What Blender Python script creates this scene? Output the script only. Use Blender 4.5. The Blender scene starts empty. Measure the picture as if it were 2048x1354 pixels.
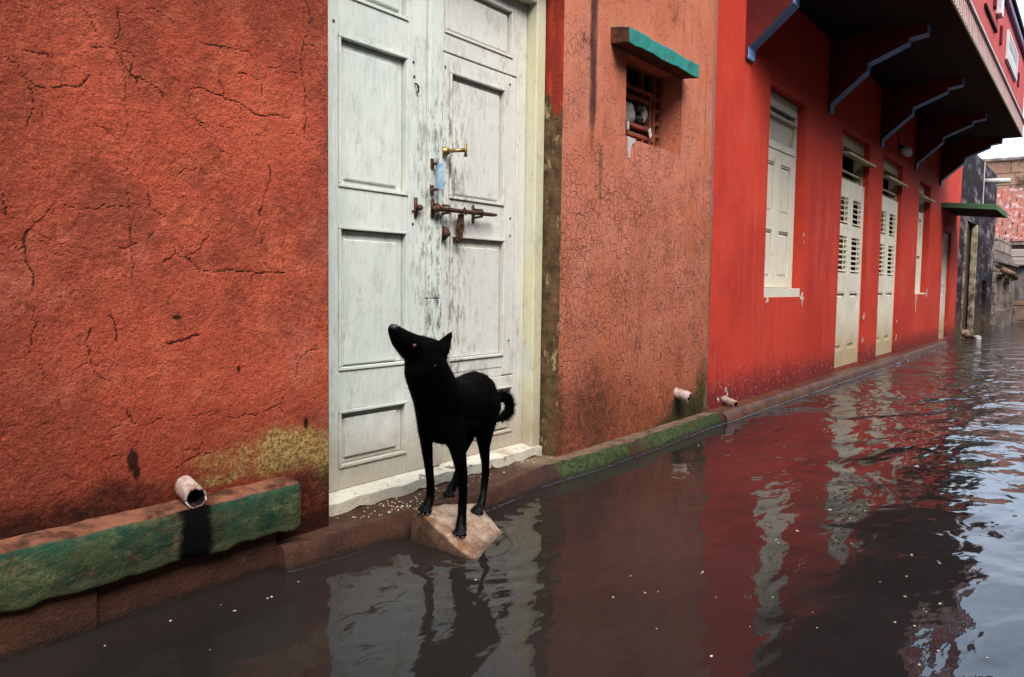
import bpy, bmesh, math, random
import numpy as np
from mathutils import Vector, Matrix

random.seed(7)
rng = np.random.default_rng(11)
SC = bpy.context.scene
COL = SC.collection
R = math.radians

# ------------------------------------------------------------------ helpers
class MB:
    """collects shapes into one mesh"""
    def __init__(s):
        s.v = []; s.f = []; s.m = []
    def add(s, vs, fs, mi=0):
        b = len(s.v); s.v += [tuple(p) for p in vs]
        for f in fs:
            s.f.append(tuple(b + i for i in f)); s.m.append(mi)
    def box(s, x0, x1, y0, y1, z0, z1, mi=0):
        x0, x1 = sorted((x0, x1)); y0, y1 = sorted((y0, y1)); z0, z1 = sorted((z0, z1))
        s.add([(x0,y0,z0),(x1,y0,z0),(x1,y1,z0),(x0,y1,z0),(x0,y0,z1),(x1,y0,z1),(x1,y1,z1),(x0,y1,z1)],
              [(0,3,2,1),(4,5,6,7),(0,1,5,4),(1,2,6,5),(2,3,7,6),(3,0,4,7)], mi)
    def obox(s, c, ax, ay, az, mi=0):
        c, ax, ay, az = Vector(c), Vector(ax), Vector(ay), Vector(az)
        vs = [c + i*ax + j*ay + k*az for k in (-1,1) for (i,j) in ((-1,-1),(1,-1),(1,1),(-1,1))]
        s.add(vs, [(0,3,2,1),(4,5,6,7),(0,1,5,4),(1,2,6,5),(2,3,7,6),(3,0,4,7)], mi)
    def field(s, x0, x1, z0, z1, yb, yf, bv, mi=0):
        """raised panel field: base rectangle at yb, front rectangle inset by bv at yf"""
        s.add([(x0,yb,z0),(x1,yb,z0),(x1,yb,z1),(x0,yb,z1),(x0+bv,yf,z0+bv),(x1-bv,yf,z0+bv),(x1-bv,yf,z1-bv),(x0+bv,yf,z1-bv)],
              [(4,5,6,7),(0,1,5,4),(1,2,6,5),(2,3,7,6),(3,0,4,7)], mi)
    def prism(s, poly, axis, a, b, mi=0):
        """poly of 2-D points extruded along axis from a to b"""
        n = len(poly)
        def P(u, v, w):
            return {'x': (w,u,v), 'y': (u,w,v), 'z': (u,v,w)}[axis]
        vs = [P(u,v,a) for u,v in poly] + [P(u,v,b) for u,v in poly]
        fs = [tuple(range(n-1,-1,-1)), tuple(range(n,2*n))] + [(i,(i+1)%n,n+(i+1)%n,n+i) for i in range(n)]
        s.add(vs, fs, mi)
    def tube(s, pts, rad, seg=12, caps=True, mi=0):
        pts = [Vector(p) for p in pts]
        if not hasattr(rad, '__len__'): rad = [rad]*len(pts)
        rings = []
        up = Vector((0,0,1))
        for i, p in enumerate(pts):
            t = (pts[min(i+1,len(pts)-1)] - pts[max(i-1,0)]).normalized()
            a = t.cross(up)
            if a.length < 1e-3: a = t.cross(Vector((1,0,0)))
            a.normalize(); b = t.cross(a).normalized()
            rings.append([p + rad[i]*(math.cos(2*math.pi*k/seg)*a + math.sin(2*math.pi*k/seg)*b) for k in range(seg)])
        vs = [q for r in rings for q in r]; fs = []
        for i in range(len(pts)-1):
            for k in range(seg):
                fs.append((i*seg+k, i*seg+(k+1)%seg, (i+1)*seg+(k+1)%seg, (i+1)*seg+k))
        if caps:
            fs.append(tuple(range(seg-1,-1,-1))); fs.append(tuple((len(pts)-1)*seg+k for k in range(seg)))
        s.add(vs, fs, mi)
    def pipe(s, p0, p1, ro, ri, seg=20, mi=0, mi_in=0, bite=None):
        """hollow pipe with an open outer end at p1"""
        p0, p1 = Vector(p0), Vector(p1); t = (p1-p0).normalized()
        a = t.cross(Vector((0,0,1))).normalized(); b = a.cross(t).normalized()
        cs = []
        for (p, r) in ((p0,ro),(p1,ro),(p1,ri),(p0+(p1-p0)*.55,ri)):
            ring = []
            for k in range(seg):
                w = 2*math.pi*k/seg
                j = 0 if bite is None or p is p0 else bite[k % len(bite)]
                ring.append(p + r*(math.cos(w)*a+math.sin(w)*b) - t*j*(1 if p is p1 else 0))
            cs.append(ring)
        vs = [q for c in cs for q in c]
        for i in range(3):
            s.add([], [], 0)
        b0 = len(s.v); s.v += [tuple(q) for q in vs]
        for i in range(3):
            for k in range(seg):
                s.f.append((b0+i*seg+k, b0+i*seg+(k+1)%seg, b0+(i+1)*seg+(k+1)%seg, b0+(i+1)*seg+k)); s.m.append(mi_in if i==2 else mi)
        s.f.append(tuple(b0+3*seg+k for k in range(seg))); s.m.append(mi_in)
    def ball(s, c, r, seg=14, rings=9, mi=0, sc=(1,1,1)):
        c = Vector(c); vs = []; fs = []
        for i in range(rings+1):
            th = math.pi*i/rings
            for k in range(seg):
                ph = 2*math.pi*k/seg
                vs.append((c.x+r*sc[0]*math.sin(th)*math.cos(ph), c.y+r*sc[1]*math.sin(th)*math.sin(ph), c.z+r*sc[2]*math.cos(th)))
        for i in range(rings):
            for k in range(seg):
                fs.append((i*seg+k,(i+1)*seg+k,(i+1)*seg+(k+1)%seg,i*seg+(k+1)%seg))
        s.add(vs, fs, mi)
    def build(s, name, mats, parent=None, bevel=0, smooth=False, clean=False, seg=2):
        me = bpy.data.meshes.new(name)
        off = Vector(parent['_o']) if parent is not None and '_o' in parent else Vector((0,0,0))
        me.from_pydata([tuple(Vector(p)-off) for p in s.v], [], s.f)
        if not isinstance(mats, (list, tuple)): mats = [mats]
        for m in mats: me.materials.append(m)
        me.polygons.foreach_set('material_index', s.m)
        if clean:
            bm = bmesh.new(); bm.from_mesh(me); bmesh.ops.remove_doubles(bm, verts=bm.verts, dist=1e-5)
            bmesh.ops.recalc_face_normals(bm, faces=bm.faces); bm.to_mesh(me); bm.free()
        if smooth:
            me.polygons.foreach_set('use_smooth', [True]*len(me.polygons))
        me.update()
        o = bpy.data.objects.new(name, me); COL.objects.link(o)
        if parent is not None:
            o.parent = parent; o['_o'] = tuple(off)
        if bevel:
            b = o.modifiers.new('bevel', 'BEVEL'); b.width = bevel; b.segments = seg; b.limit_method = 'ANGLE'; b.angle_limit = R(40)
            b.harden_normals = False
        return o

def thing(name, label, cat, loc, group=None):
    o = bpy.data.objects.new(name, None); COL.objects.link(o)
    o.empty_display_size = .1; o.location = loc; o['_o'] = tuple(loc)
    o['label'] = label; o['category'] = cat
    if group: o['group'] = group
    return o
def tag(o, label=None, cat=None, group=None, kind=None):
    for k, v in (('label',label),('category',cat),('group',group),('kind',kind)):
        if v: o[k] = v
    return o
def copy_tree(o, dx, parent=None):
    c = o.copy(); COL.objects.link(c)
    if parent is not None: c.parent = parent
    for ch in list(o.children): copy_tree(ch, (0,0,0), c)
    c.location = o.location + Vector(dx)
    return c

def lerp_tab(x, tab):
    return float(np.interp(x, [t[0] for t in tab], [t[1] for t in tab]))

_lat = {}
def vnoise(u, v, scale, octv=4, seed=0, gain=.5):
    out = np.zeros_like(u); amp = 1.; tot = 0
    for o in range(octv):
        k = (seed, o)
        if k not in _lat: _lat[k] = np.random.default_rng(seed*97+o).random((256,256))
        L = _lat[k]; a = u*scale*2**o + 37.1*o; b = v*scale*2**o + 11.7*o
        i = np.floor(a).astype(int); j = np.floor(b).astype(int); fa = a-i; fb = b-j
        fa = fa*fa*(3-2*fa); fb = fb*fb*(3-2*fb)
        g = lambda p, q: L[p % 256, q % 256]
        out += amp*((g(i,j)*(1-fa)+g(i+1,j)*fa)*(1-fb)+(g(i,j+1)*(1-fa)+g(i+1,j+1)*fa)*fb); tot += amp; amp *= gain
    return out/tot
def sstep(a, b, x):
    t = np.clip((x-a)/(b-a), 0, 1); return t*t*(3-2*t)

# ------------------------------------------------------------------ node materials
class N:
    def __init__(s, m):
        s.nt = m.node_tree; s.nt.nodes.clear()
        s.out = s.new('ShaderNodeOutputMaterial'); s.b = s.new('ShaderNodeBsdfPrincipled')
        s.nt.links.new(s.b.outputs[0], s.out.inputs[0])
        s._pos = None
    def new(s, t): return s.nt.nodes.new(t)
    def put(s, sock, v):
        if isinstance(v, bpy.types.NodeSocket): s.nt.links.new(v, sock)
        elif isinstance(v, (tuple, list)) and sock.type == 'RGBA' and len(v) == 3: sock.default_value = (*v, 1)
        else: sock.default_value = v
    def pos(s):
        if s._pos is None: s._pos = s.new('ShaderNodeNewGeometry').outputs['Position']
        return s._pos
    def map(s, sc=(1,1,1), loc=(0,0,0), vec=None):
        n = s.new('ShaderNodeMapping'); s.put(n.inputs['Vector'], vec or s.pos()); n.inputs['Scale'].default_value = sc; n.inputs['Location'].default_value = loc
        return n.outputs[0]
    def noise(s, scale, detail=4, rough=.55, vec=None, dist=0., col=False):
        n = s.new('ShaderNodeTexNoise'); s.put(n.inputs['Vector'], vec or s.pos())
        n.inputs['Scale'].default_value = scale; n.inputs['Detail'].default_value = detail; n.inputs['Roughness'].default_value = rough; n.inputs['Distortion'].default_value = dist
        return n.outputs['Color' if col else 'Fac']
    def vor(s, scale, feature='F1', vec=None, rand=1., out='Distance'):
        n = s.new('ShaderNodeTexVoronoi'); n.feature = feature; s.put(n.inputs['Vector'], vec or s.pos())
        n.inputs['Scale'].default_value = scale; n.inputs['Randomness'].default_value = rand
        return n.outputs[out]
    def warp(s, amount, scale, vec=None):
        c = s.noise(scale, 3, .5, vec, col=True)
        a = s.new('ShaderNodeVectorMath'); a.operation = 'SUBTRACT'; s.put(a.inputs[0], c); a.inputs[1].default_value = (.5,.5,.5)
        b = s.new('ShaderNodeVectorMath'); b.operation = 'SCALE'; s.put(b.inputs[0], a.outputs[0]); b.inputs['Scale'].default_value = amount
        d = s.new('ShaderNodeVectorMath'); d.operation = 'ADD'; s.put(d.inputs[0], vec or s.pos()); s.put(d.inputs[1], b.outputs[0])
        return d.outputs[0]
    def xyz(s):
        n = s.new('ShaderNodeSeparateXYZ'); s.put(n.inputs[0], s.pos()); return n.outputs
    def thr(s, fac, a, b, smooth=True):
        n = s.new('ShaderNodeMapRange'); n.interpolation_type = 'SMOOTHSTEP' if smooth else 'LINEAR'
        s.put(n.inputs['Value'], fac); n.inputs['From Min'].default_value = a; n.inputs['From Max'].default_value = b
        if a > b:
            n.inputs['From Min'].default_value = b; n.inputs['From Max'].default_value = a
            n.inputs['To Min'].default_value = 1; n.inputs['To Max'].default_value = 0
        return n.outputs[0]
    def math(s, op, a, b=None, clamp=False):
        n = s.new('ShaderNodeMath'); n.operation = op; n.use_clamp = clamp; s.put(n.inputs[0], a)
        if b is not None: s.put(n.inputs[1], b)
        return n.outputs[0]
    def mul(s, a, b): return s.math('MULTIPLY', a, b)
    def add(s, a, b): return s.math('ADD', a, b)
    def sub(s, a, b): return s.math('SUBTRACT', a, b)
    def mix(s, f, a, b, blend='MIX'):
        n = s.new('ShaderNodeMix'); n.data_type = 'RGBA'; n.blend_type = blend
        s.put(n.inputs[0], f); s.put(n.inputs[6], a); s.put(n.inputs[7], b); return n.outputs[2]
    def attr(s, name):
        n = s.new('ShaderNodeAttribute'); n.attribute_name = name; return n.outputs['Fac']
    def bump(s, h, dist=.01, strength=1., nrm=None):
        n = s.new('ShaderNodeBump'); s.put(n.inputs['Height'], h); n.inputs['Distance'].default_value = dist; n.inputs['Strength'].default_value = strength
        if nrm is not None: s.put(n.inputs['Normal'], nrm)
        return n.outputs[0]
    def done(s, col=None, rough=None, nrm=None, spec=.3, metal=0.):
        if col is not None: s.put(s.b.inputs['Base Color'], col)
        if rough is not None: s.put(s.b.inputs['Roughness'], rough)
        if nrm is not None: s.put(s.b.inputs['Normal'], nrm)
        s.b.inputs['Specular IOR Level'].default_value = spec; s.put(s.b.inputs['Metallic'], metal)
def M(name):
    m = bpy.data.materials.new(name); m.use_nodes = True; return m, N(m)

def mat_plaster():
    m, n = M('cracked_orange_plaster')
    low = n.noise(1.6, 5, .6); mid = n.noise(9, 5, .6); fine = n.noise(90, 6, .65)
    c = n.mix(n.thr(low,.35,.65), (.60,.112,.058), (.42,.070,.036))
    c = n.mix(n.mul(n.thr(mid,.45,.72),.7), c, (.68,.17,.08))
    c = n.mix(n.mul(n.thr(n.noise(4.5,7,.75),.50,.68),.65), c, (.27,.046,.025))
    c = n.mix(n.mul(n.thr(n.noise(17,7,.75),.54,.68),.5), c, (.18,.034,.02))
    c = n.mix(n.mul(n.thr(n.noise(28,6,.75,n.map((1,1,1),(3,3,8))),.56,.7),.5), c, (.66,.20,.10))
    streak = n.noise(1., 5, .6, n.map((7,7,.7)))
    c = n.mix(n.mul(n.thr(streak,.55,.75),.45), c, (.30,.04,.018))
    # streaky darkening towards the top of the wall
    run = n.noise(1., 7, .75, n.map((9,9,1.1),(2,0,0)))
    c = n.mix(n.mul(n.thr(n.add(n.xyz()[2], n.mul(run,.95)),1.80,2.60),.85), c, (.11,.030,.018))
    c = n.mix(n.mul(n.thr(n.add(n.mul(n.xyz()[0],-1.), n.mul(n.noise(5,7,.75),.55)),-.95,-.42),.72), c, (.14,.028,.017))
    c = n.mix(n.mul(n.thr(n.sub(n.xyz()[2], n.mul(n.noise(7,7,.75),.5)),.35,.0),.55), c, (.19,.036,.017))
    c = n.mix(n.mul(n.thr(n.noise(1.9,7,.75,n.map((1,1,.8),(2,9,4))),.52,.66),.4), c, (.70,.24,.15))
    sk = n.thr(n.noise(95,5,.75),.52,.62)
    c = n.mix(n.mul(sk,.5), c, (.13,.026,.016))
    c = n.mix(n.mul(n.thr(n.noise(2.3,8,.8,n.map((1,1,1),(8,3,1))),.46,.62),.72), c, (.22,.048,.027))
    c = n.mix(n.mul(n.thr(n.noise(190,3,.6),.56,.68),.5), c, (.09,.02,.013))
    pits = n.thr(n.noise(55, 4, .7), .64, .74)
    c = n.mix(n.mul(pits,.75), c, (.07,.016,.009))
    c = n.mix(n.mul(n.thr(fine,.5,.7),.35), c, (.70,.17,.07))
    ys = n.attr('stain'); ysn = n.math('MULTIPLY', ys, n.add(-.05, n.mul(n.noise(26,8,.8),2.0)))
    c = n.mix(n.mul(n.thr(ysn,.30,.95),.92), c, n.mix(n.thr(n.noise(75,6,.75),.4,.6), (.55,.36,.12), (.17,.10,.035)))
    gr = n.math('MULTIPLY', n.attr('grime'), n.add(.0, n.mul(n.noise(24,8,.8),2.0)))
    c = n.mix(n.mul(n.thr(gr,.15,1.05),.95), c, (.020,.009,.006))
    ck = n.attr('crack')
    c = n.mix(n.mul(n.thr(ck,.1,.95),.88), c, (.035,.012,.009))
    h = n.add(n.mul(n.noise(52,3,.5),.9), n.mul(n.noise(150,4,.6),.9))
    h = n.sub(h, n.mul(pits,.35)); h = n.sub(h, n.mul(ck,.7))
    n.done(c, .9, n.bump(h,.0048,1.), .08); return m

def mat_salmon():
    m, n = M('crazed_salmon_plaster')
    x, y, z = n.xyz()
    st = n.noise(1., 6, .65, n.map((11,11,.8)))
    st2 = n.noise(1., 5, .6, n.map((30,30,2.2)))
    c = n.mix(n.thr(n.noise(2.2,5,.6),.35,.65), (.68,.235,.145), (.60,.175,.088))
    c = n.mix(n.mul(n.thr(st,.50,.74),.5), c, (.44,.115,.06))
    c = n.mix(n.mul(n.thr(st2,.52,.7),.35), c, (.66,.26,.17))
    c = n.mix(n.mul(n.thr(n.add(z,n.mul(n.noise(6,6,.7),.4)),1.0,.35),.6), c, (.47,.105,.035))
    c = n.mix(n.mul(n.thr(n.noise(105,5,.75),.48,.62),.5), c, (.22,.062,.035))
    c = n.mix(n.mul(n.thr(n.noise(150,4,.7),.56,.68),.4), c, (.80,.36,.24))
    c = n.mix(n.mul(n.thr(n.noise(1.,7,.75,n.map((5,5,1.3),(7,1,2))),.5,.64),.65), c, (.58,.155,.055))
    c = n.mix(n.mul(n.thr(n.noise(1.,7,.75,n.map((14,14,2.5),(3,3,2))),.56,.68),.5), c, (.22,.07,.045))
    # craquelure
    w = n.warp(.022, 22)
    wz = n.map((1,1,.82), vec=w)
    e1 = n.vor(27, 'DISTANCE_TO_EDGE', wz); e2 = n.vor(52, 'DISTANCE_TO_EDGE', wz)
    msk = n.thr(n.add(n.noise(4.2,7,.78), n.mul(n.thr(z,2.1,.9),.15)),.46,.66)
    crk = n.mul(n.math('MAXIMUM', n.thr(e1,.07,.01), n.mul(n.mul(n.thr(e2,.10,.02),.8), n.thr(n.noise(4,5,.7),.4,.6))), msk)
    c = n.mix(n.mul(n.mul(crk,n.add(.35,n.mul(n.thr(n.noise(5,5,.7),.4,.62),.55))),.9), c, (.085,.03,.028))
    # long dark mould streak down from the top
    dark = n.attr('streak'); dk = n.mul(dark, n.add(.25, n.mul(n.noise(1.,6,.7,n.map((28,28,5))),1.5)))
    c = n.mix(n.mul(n.thr(dk,.35,.95),.88), c, (.025,.014,.013))
    al = n.mul(n.attr('algae'), n.add(.4, n.mul(n.noise(20,6,.7),1.2)))
    c = n.mix(n.thr(al,.3,.75), c, n.mix(n.thr(n.noise(45,4,.6),.42,.6), (.09,.085,.012), (.016,.04,.008)))
    c = n.mix(n.thr(al,.85,1.2), c, (.008,.014,.005))
    gr = n.mul(n.attr('grime'), n.add(-.2, n.mul(n.noise(18,8,.8),2.1)))
    c = n.mix(n.mul(n.thr(gr,.2,.95),.75), c, (.05,.022,.012))
    ed = n.mul(n.attr('edge'), n.add(-.5, n.mul(n.noise(1.,7,.75,n.map((50,50,7))),2.2)))
    c = n.mix(n.mul(n.thr(ed,.25,.6),.85), c, (.22,.16,.13))
    h = n.sub(n.add(n.noise(110,6,.7), n.mul(n.noise(24,4,.6),.6)), n.mul(crk,.9))
    n.done(c, .88, n.bump(h,.0035,1.), .15); return m

def mat_red():
    m, n = M('red_limewash')
    x, y, z = n.xyz()
    c = n.mix(n.thr(n.noise(1.1,5,.6),.35,.65), (.64,.057,.030), (.52,.040,.022))
    c = n.mix(n.mul(n.thr(n.noise(1.,5,.6,n.map((6,6,.5))),.5,.72),.6), c, (.66,.10,.06))
    c = n.mix(n.mul(n.thr(n.noise(2.6,8,.78),.50,.68),.5), c, (.36,.024,.015))
    c = n.mix(n.mul(n.thr(n.noise(1.,7,.75,n.map((16,16,1.2),(4,0,2))),.56,.70),.4), c, (.30,.022,.015))
    c = n.mix(n.mul(n.thr(n.noise(60,4,.7),.58,.72),.25), c, (.70,.16,.11))
    low = n.add(n.sub(z, n.mul(n.noise(7,6,.7),.35)), 0.)
    c = n.mix(n.mul(n.thr(n.add(low,n.mul(n.noise(1.,6,.7,n.map((14,14,2))),.22)),.27,-.0),.85), c, (.13,.017,.016))
    fl = n.mul(n.thr(n.noise(26,6,.75),.56,.64), n.thr(n.sub(z, n.mul(n.noise(2.3,3,.5),.5)),.14,-.12))
    c = n.mix(n.mul(fl,.9), c, (.55,.30,.27))
    pale = n.mul(n.thr(n.noise(1.5,4,.6,n.map((1,1,.6),(3,1,7))),.6,.75),.35)
    c = n.mix(pale, c, (.62,.14,.10))
    sp = n.thr(n.noise(38,5,.75),.72,.75)
    c = n.mix(n.mul(sp,.6), c, (.7,.45,.4))
    h = n.add(n.noise(60,6,.65), n.mul(n.noise(7,4,.5),1.2))
    n.done(c, .8, n.bump(h,.003,1.), .2); return m

def mat_paint(name, base, dirty, wear=.5, chips=None, grain=True, zdirt=None, rough=.55, bumpd=.0012, spots=True):
    """old brush paint on timber or cement: grain, grime in the pores, chips"""
    m, n = M(name)
    g = n.noise(1., 6, .65, n.map((60,60,4))) if grain else n.noise(40,6,.65)
    c = n.mix(n.thr(n.noise(2.6,5,.6),.35,.68), base, tuple(b*.88 for b in base))
    c = n.mix(n.mul(n.thr(g,.5,.72),.35*wear+.12), c, tuple(.5*b+.5*d for b, d in zip(base, dirty)))
    blot = n.mul(n.thr(n.noise(7,7,.75),.53,.72), wear)
    c = n.mix(blot, c, dirty)
    if spots:
        c = n.mix(n.mul(n.thr(n.noise(85,4,.7),.66,.74), min(1,wear+.2)), c, tuple(d*.35 for d in dirty))
    if zdirt:
        z = n.xyz()[2]
        c = n.mix(n.mul(n.thr(n.add(z, n.mul(n.noise(9,6,.7),-.25)), zdirt[1], zdirt[0]),.8), c, zdirt[2])
    h = n.add(g, n.mul(n.noise(120,4,.6),.4))
    if chips:
        ch = n.thr(n.noise(16,7,.78),chips[1],chips[1]+.03)
        c = n.mix(ch, c, chips[0]); h = n.sub(h, n.mul(ch,1.2))
    n.done(c, rough, n.bump(h,bumpd,1.), .35); return m

def mat_door(name='weathered_white_paint', base=(.86,.85,.76), tint=(.70,.75,.66), dirt=.7):
    m, n = M(name)
    x, y, z = n.xyz()
    g = n.noise(1., 7, .7, n.map((75,75,3.2)))
    c = n.mix(n.thr(n.noise(1.7,5,.6),.35,.65), base, tint)
    c = n.mix(n.mul(n.thr(g,.50,.74),.28), c, (.40,.37,.32))
    c = n.mix(n.mul(n.thr(n.noise(13,8,.8),.52,.74),.55*dirt), c, (.30,.26,.21))
    # black dirt where hands touch it: the meeting stiles around the bolt
    mx = n.math('ABSOLUTE', n.sub(x, 2.61)); mz = n.math('ABSOLUTE', n.sub(z, 1.02))
    hand = n.mul(n.thr(mx,.26,.03), n.thr(mz,1.0,.25))
    d = n.thr(n.noise(1.,7,.78,n.map((42,42,12))), .49,.62)
    c = n.mix(n.mul(d, n.mul(hand,.95)), c, (.06,.04,.03))
    c = n.mix(n.mul(n.thr(n.noise(70,5,.75),.66,.76),.5), c, (.17,.13,.10))
    # scuffed dark patch on the meeting stile
    d2 = n.thr(n.noise(1.,7,.8,n.map((30,30,9),(5,2,3))), .62,.70)
    c = n.mix(n.mul(d2,.75), c, (.16,.12,.095))
    d3 = n.thr(n.noise(1.,8,.8,n.map((9,9,5),(1,7,2))), .52,.70)
    c = n.mix(n.mul(d3,.6*dirt), c, (.27,.20,.14))
    c = n.mix(n.mul(n.thr(n.noise(150,4,.7),.66,.74),.4), c, (.12,.09,.07))
    # water-stained foot of the door
    c = n.mix(n.mul(n.thr(n.sub(z, n.mul(n.noise(8,7,.75),.45)),.22,-.12),.65), c, (.44,.33,.20))
    c = n.mix(n.mul(n.thr(n.noise(3.,4,.6,n.map((2,2,1),(1,8,2))),.58,.75),.5), c, (.60,.62,.66))
    h = n.add(n.mul(g,1.), n.mul(d,.5))
    n.done(c, .6, n.bump(h,.0014,1.), .3); return m

def mat_simple(name, c0, c1, scale=12, rough=.8, bumpd=.002, bscale=60, spec=.3, metal=0., stretch=(1,1,1)):
    m, n = M(name)
    c = n.mix(n.thr(n.noise(scale,6,.7,n.map(stretch)),.38,.62), c0, c1)
    n.done(c, rough, n.bump(n.noise(bscale,6,.65),bumpd,1.), spec, metal); return m

def mat_ledge_green():
    m, n = M('algae_green_cement')
    x, y, z = n.xyz()
    c = n.mix(n.thr(n.noise(7,6,.7),.38,.62), (.062,.080,.032), (.018,.044,.024))
    c = n.mix(n.mul(n.thr(n.add(z,n.mul(n.noise(9,5,.7),.1)),.235,.29),.75), c, (.012,.085,.055))
    c = n.mix(n.mul(n.thr(n.noise(5,6,.75,n.map((1,1,3))),.5,.66),.7), c, (.14,.13,.055))
    c = n.mix(n.mul(n.thr(n.noise(5.5,8,.8,n.map((1,1,1),(4,4,4))),.50,.66),.85), c, (.050,.024,.014))
    c = n.mix(n.mul(n.thr(n.noise(16,8,.8,n.map((1,1,1.6),(9,4,4))),.53,.66),.6), c, (.018,.016,.009))
    c = n.mix(n.mul(n.thr(n.noise(14,8,.8,n.map((1,1,1.5),(2,8,1))),.50,.64),.65), c, (.15,.16,.075))
    c = n.mix(n.mul(n.thr(n.noise(8,8,.8,n.map((1,1,2),(7,1,1))),.56,.66),.7), c, (.17,.085,.05))
    c = n.mix(n.mul(n.thr(n.sub(z,n.mul(n.noise(20,6,.7),.05)),.10,.06),.7), c, (.17,.18,.09))
    c = n.mix(n.mul(n.thr(n.noise(90,4,.7),.6,.7),.6), c, (.018,.022,.012))
    # worn salmon top edge
    nz = n.new('ShaderNodeNewGeometry'); sp = n.new('ShaderNodeSeparateXYZ'); n.put(sp.inputs[0], nz.outputs['Normal'])
    top = n.thr(n.add(sp.outputs[2], n.mul(n.sub(n.noise(20,5,.7),.5),.5)),.5,.75)
    c = n.mix(top, c, n.mix(n.thr(n.noise(10,5,.7),.4,.62), (.30,.115,.062), (.08,.032,.018)))
    # soot-black drain stain under the pipe mouth
    bx = n.math('ABSOLUTE', n.sub(n.add(x, n.mul(n.sub(n.noise(18,5,.7),.5),  .05)), 1.293))
    blk = n.mul(n.thr(n.add(bx,n.mul(n.sub(n.noise(40,6,.75),.5),.04)),.068,.036), n.thr(top,.6,.2))
    c = n.mix(blk, c, (.0006,.0006,.0006))
    h = n.add(n.noise(45,7,.7), n.mul(n.noise(150,4,.6),.4))
    n.done(c, .85, n.bump(h,.009,1.), .12); return m

def mat_step():
    m, n = M('wet_brown_cement')
    x, y, z = n.xyz()
    c = n.mix(n.thr(n.noise(6,6,.7),.36,.64), (.085,.030,.014), (.036,.015,.008))
    c = n.mix(n.mul(n.thr(n.noise(24,6,.7),.5,.68),.6), c, (.15,.055,.026))
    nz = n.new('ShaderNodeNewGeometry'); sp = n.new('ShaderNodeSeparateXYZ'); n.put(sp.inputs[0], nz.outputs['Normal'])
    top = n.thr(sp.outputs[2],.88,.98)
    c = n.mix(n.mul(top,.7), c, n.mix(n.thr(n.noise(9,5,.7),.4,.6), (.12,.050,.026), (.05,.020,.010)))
    # moss on the stretch right of the doorway
    r = n.mul(n.thr(x,2.93,3.15), n.thr(x,5.12,5.0))
    mo = n.thr(n.add(n.sub(n.noise(8,8,.78), n.mul(n.mul(top,n.thr(y,-.13,-.09)),.16)), n.mul(n.mul(r,.30), n.add(.8, n.mul(n.thr(n.noise(3.1,3,.5),.4,.58),.35)))),.66,.80)
    moss = n.mix(n.thr(n.noise(55,6,.7),.38,.62), (.010,.028,.006), (.070,.088,.016))
    c = n.mix(n.mul(mo,r), c, moss)
    pale = n.mul(n.mul(r,top), n.mul(n.thr(n.noise(12,6,.75),.36,.52), n.sub(1., n.mul(mo,.8))))
    c = n.mix(n.mul(pale,.8), c, (.26,.17,.105))
    # wet dark band at the water
    c = n.mix(n.mul(n.thr(n.sub(z,n.mul(n.noise(16,5,.7),.02)),-.012,-.034),.75), c, (.018,.010,.008))
    h = n.add(n.noise(40,7,.68), n.mul(n.noise(150,4,.6),.4))
    rough = n.add(.38, n.mul(n.noise(14,5,.7),.6))
    n.done(c, rough, n.bump(h,.008,1.), .3); return m

def mat_rock():
    m, n = M('ochre_sandstone')
    c = n.mix(n.thr(n.noise(11,7,.75),.36,.62), (.60,.44,.32), (.27,.12,.04))
    c = n.mix(n.mul(n.thr(n.noise(5,6,.7),.48,.66),.75), c, (.17,.065,.02))
    c = n.mix(n.mul(n.thr(n.noise(60,6,.75),.55,.68),.7), c, (.07,.032,.014))
    c = n.mix(n.mul(n.thr(n.noise(24,5,.7,n.map((1,1,1),(9,0,3))),.56,.66),.6), c, (.72,.58,.46))
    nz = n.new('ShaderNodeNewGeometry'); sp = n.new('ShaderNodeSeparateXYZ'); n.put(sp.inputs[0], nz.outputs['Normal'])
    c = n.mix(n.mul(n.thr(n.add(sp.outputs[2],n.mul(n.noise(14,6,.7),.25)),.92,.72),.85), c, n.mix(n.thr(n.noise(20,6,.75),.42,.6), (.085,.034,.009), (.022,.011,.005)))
    z = n.xyz()[2]
    c = n.mix(n.mul(n.thr(n.sub(z,n.mul(n.noise(18,5,.7),.03)),-.026,-.05),.8), c, (.07,.035,.018))
    h = n.add(n.noise(30,8,.72), n.mul(n.noise(120,5,.6),.35))
    n.done(c, n.add(.32, n.mul(n.noise(20,5,.7),.5)), n.bump(h,.009,1.), .4); return m

def mat_rust():
    m, n = M('rusted_iron')
    c = n.mix(n.thr(n.noise(55,6,.7),.4,.62), (.045,.020,.014), (.16,.062,.030))
    c = n.mix(n.mul(n.thr(n.noise(95,5,.7),.58,.68),.6), c, (.30,.17,.12))
    n.done(c, .6, n.bump(n.noise(160,5,.6),.0012,1.), .4, .35); return m

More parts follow.
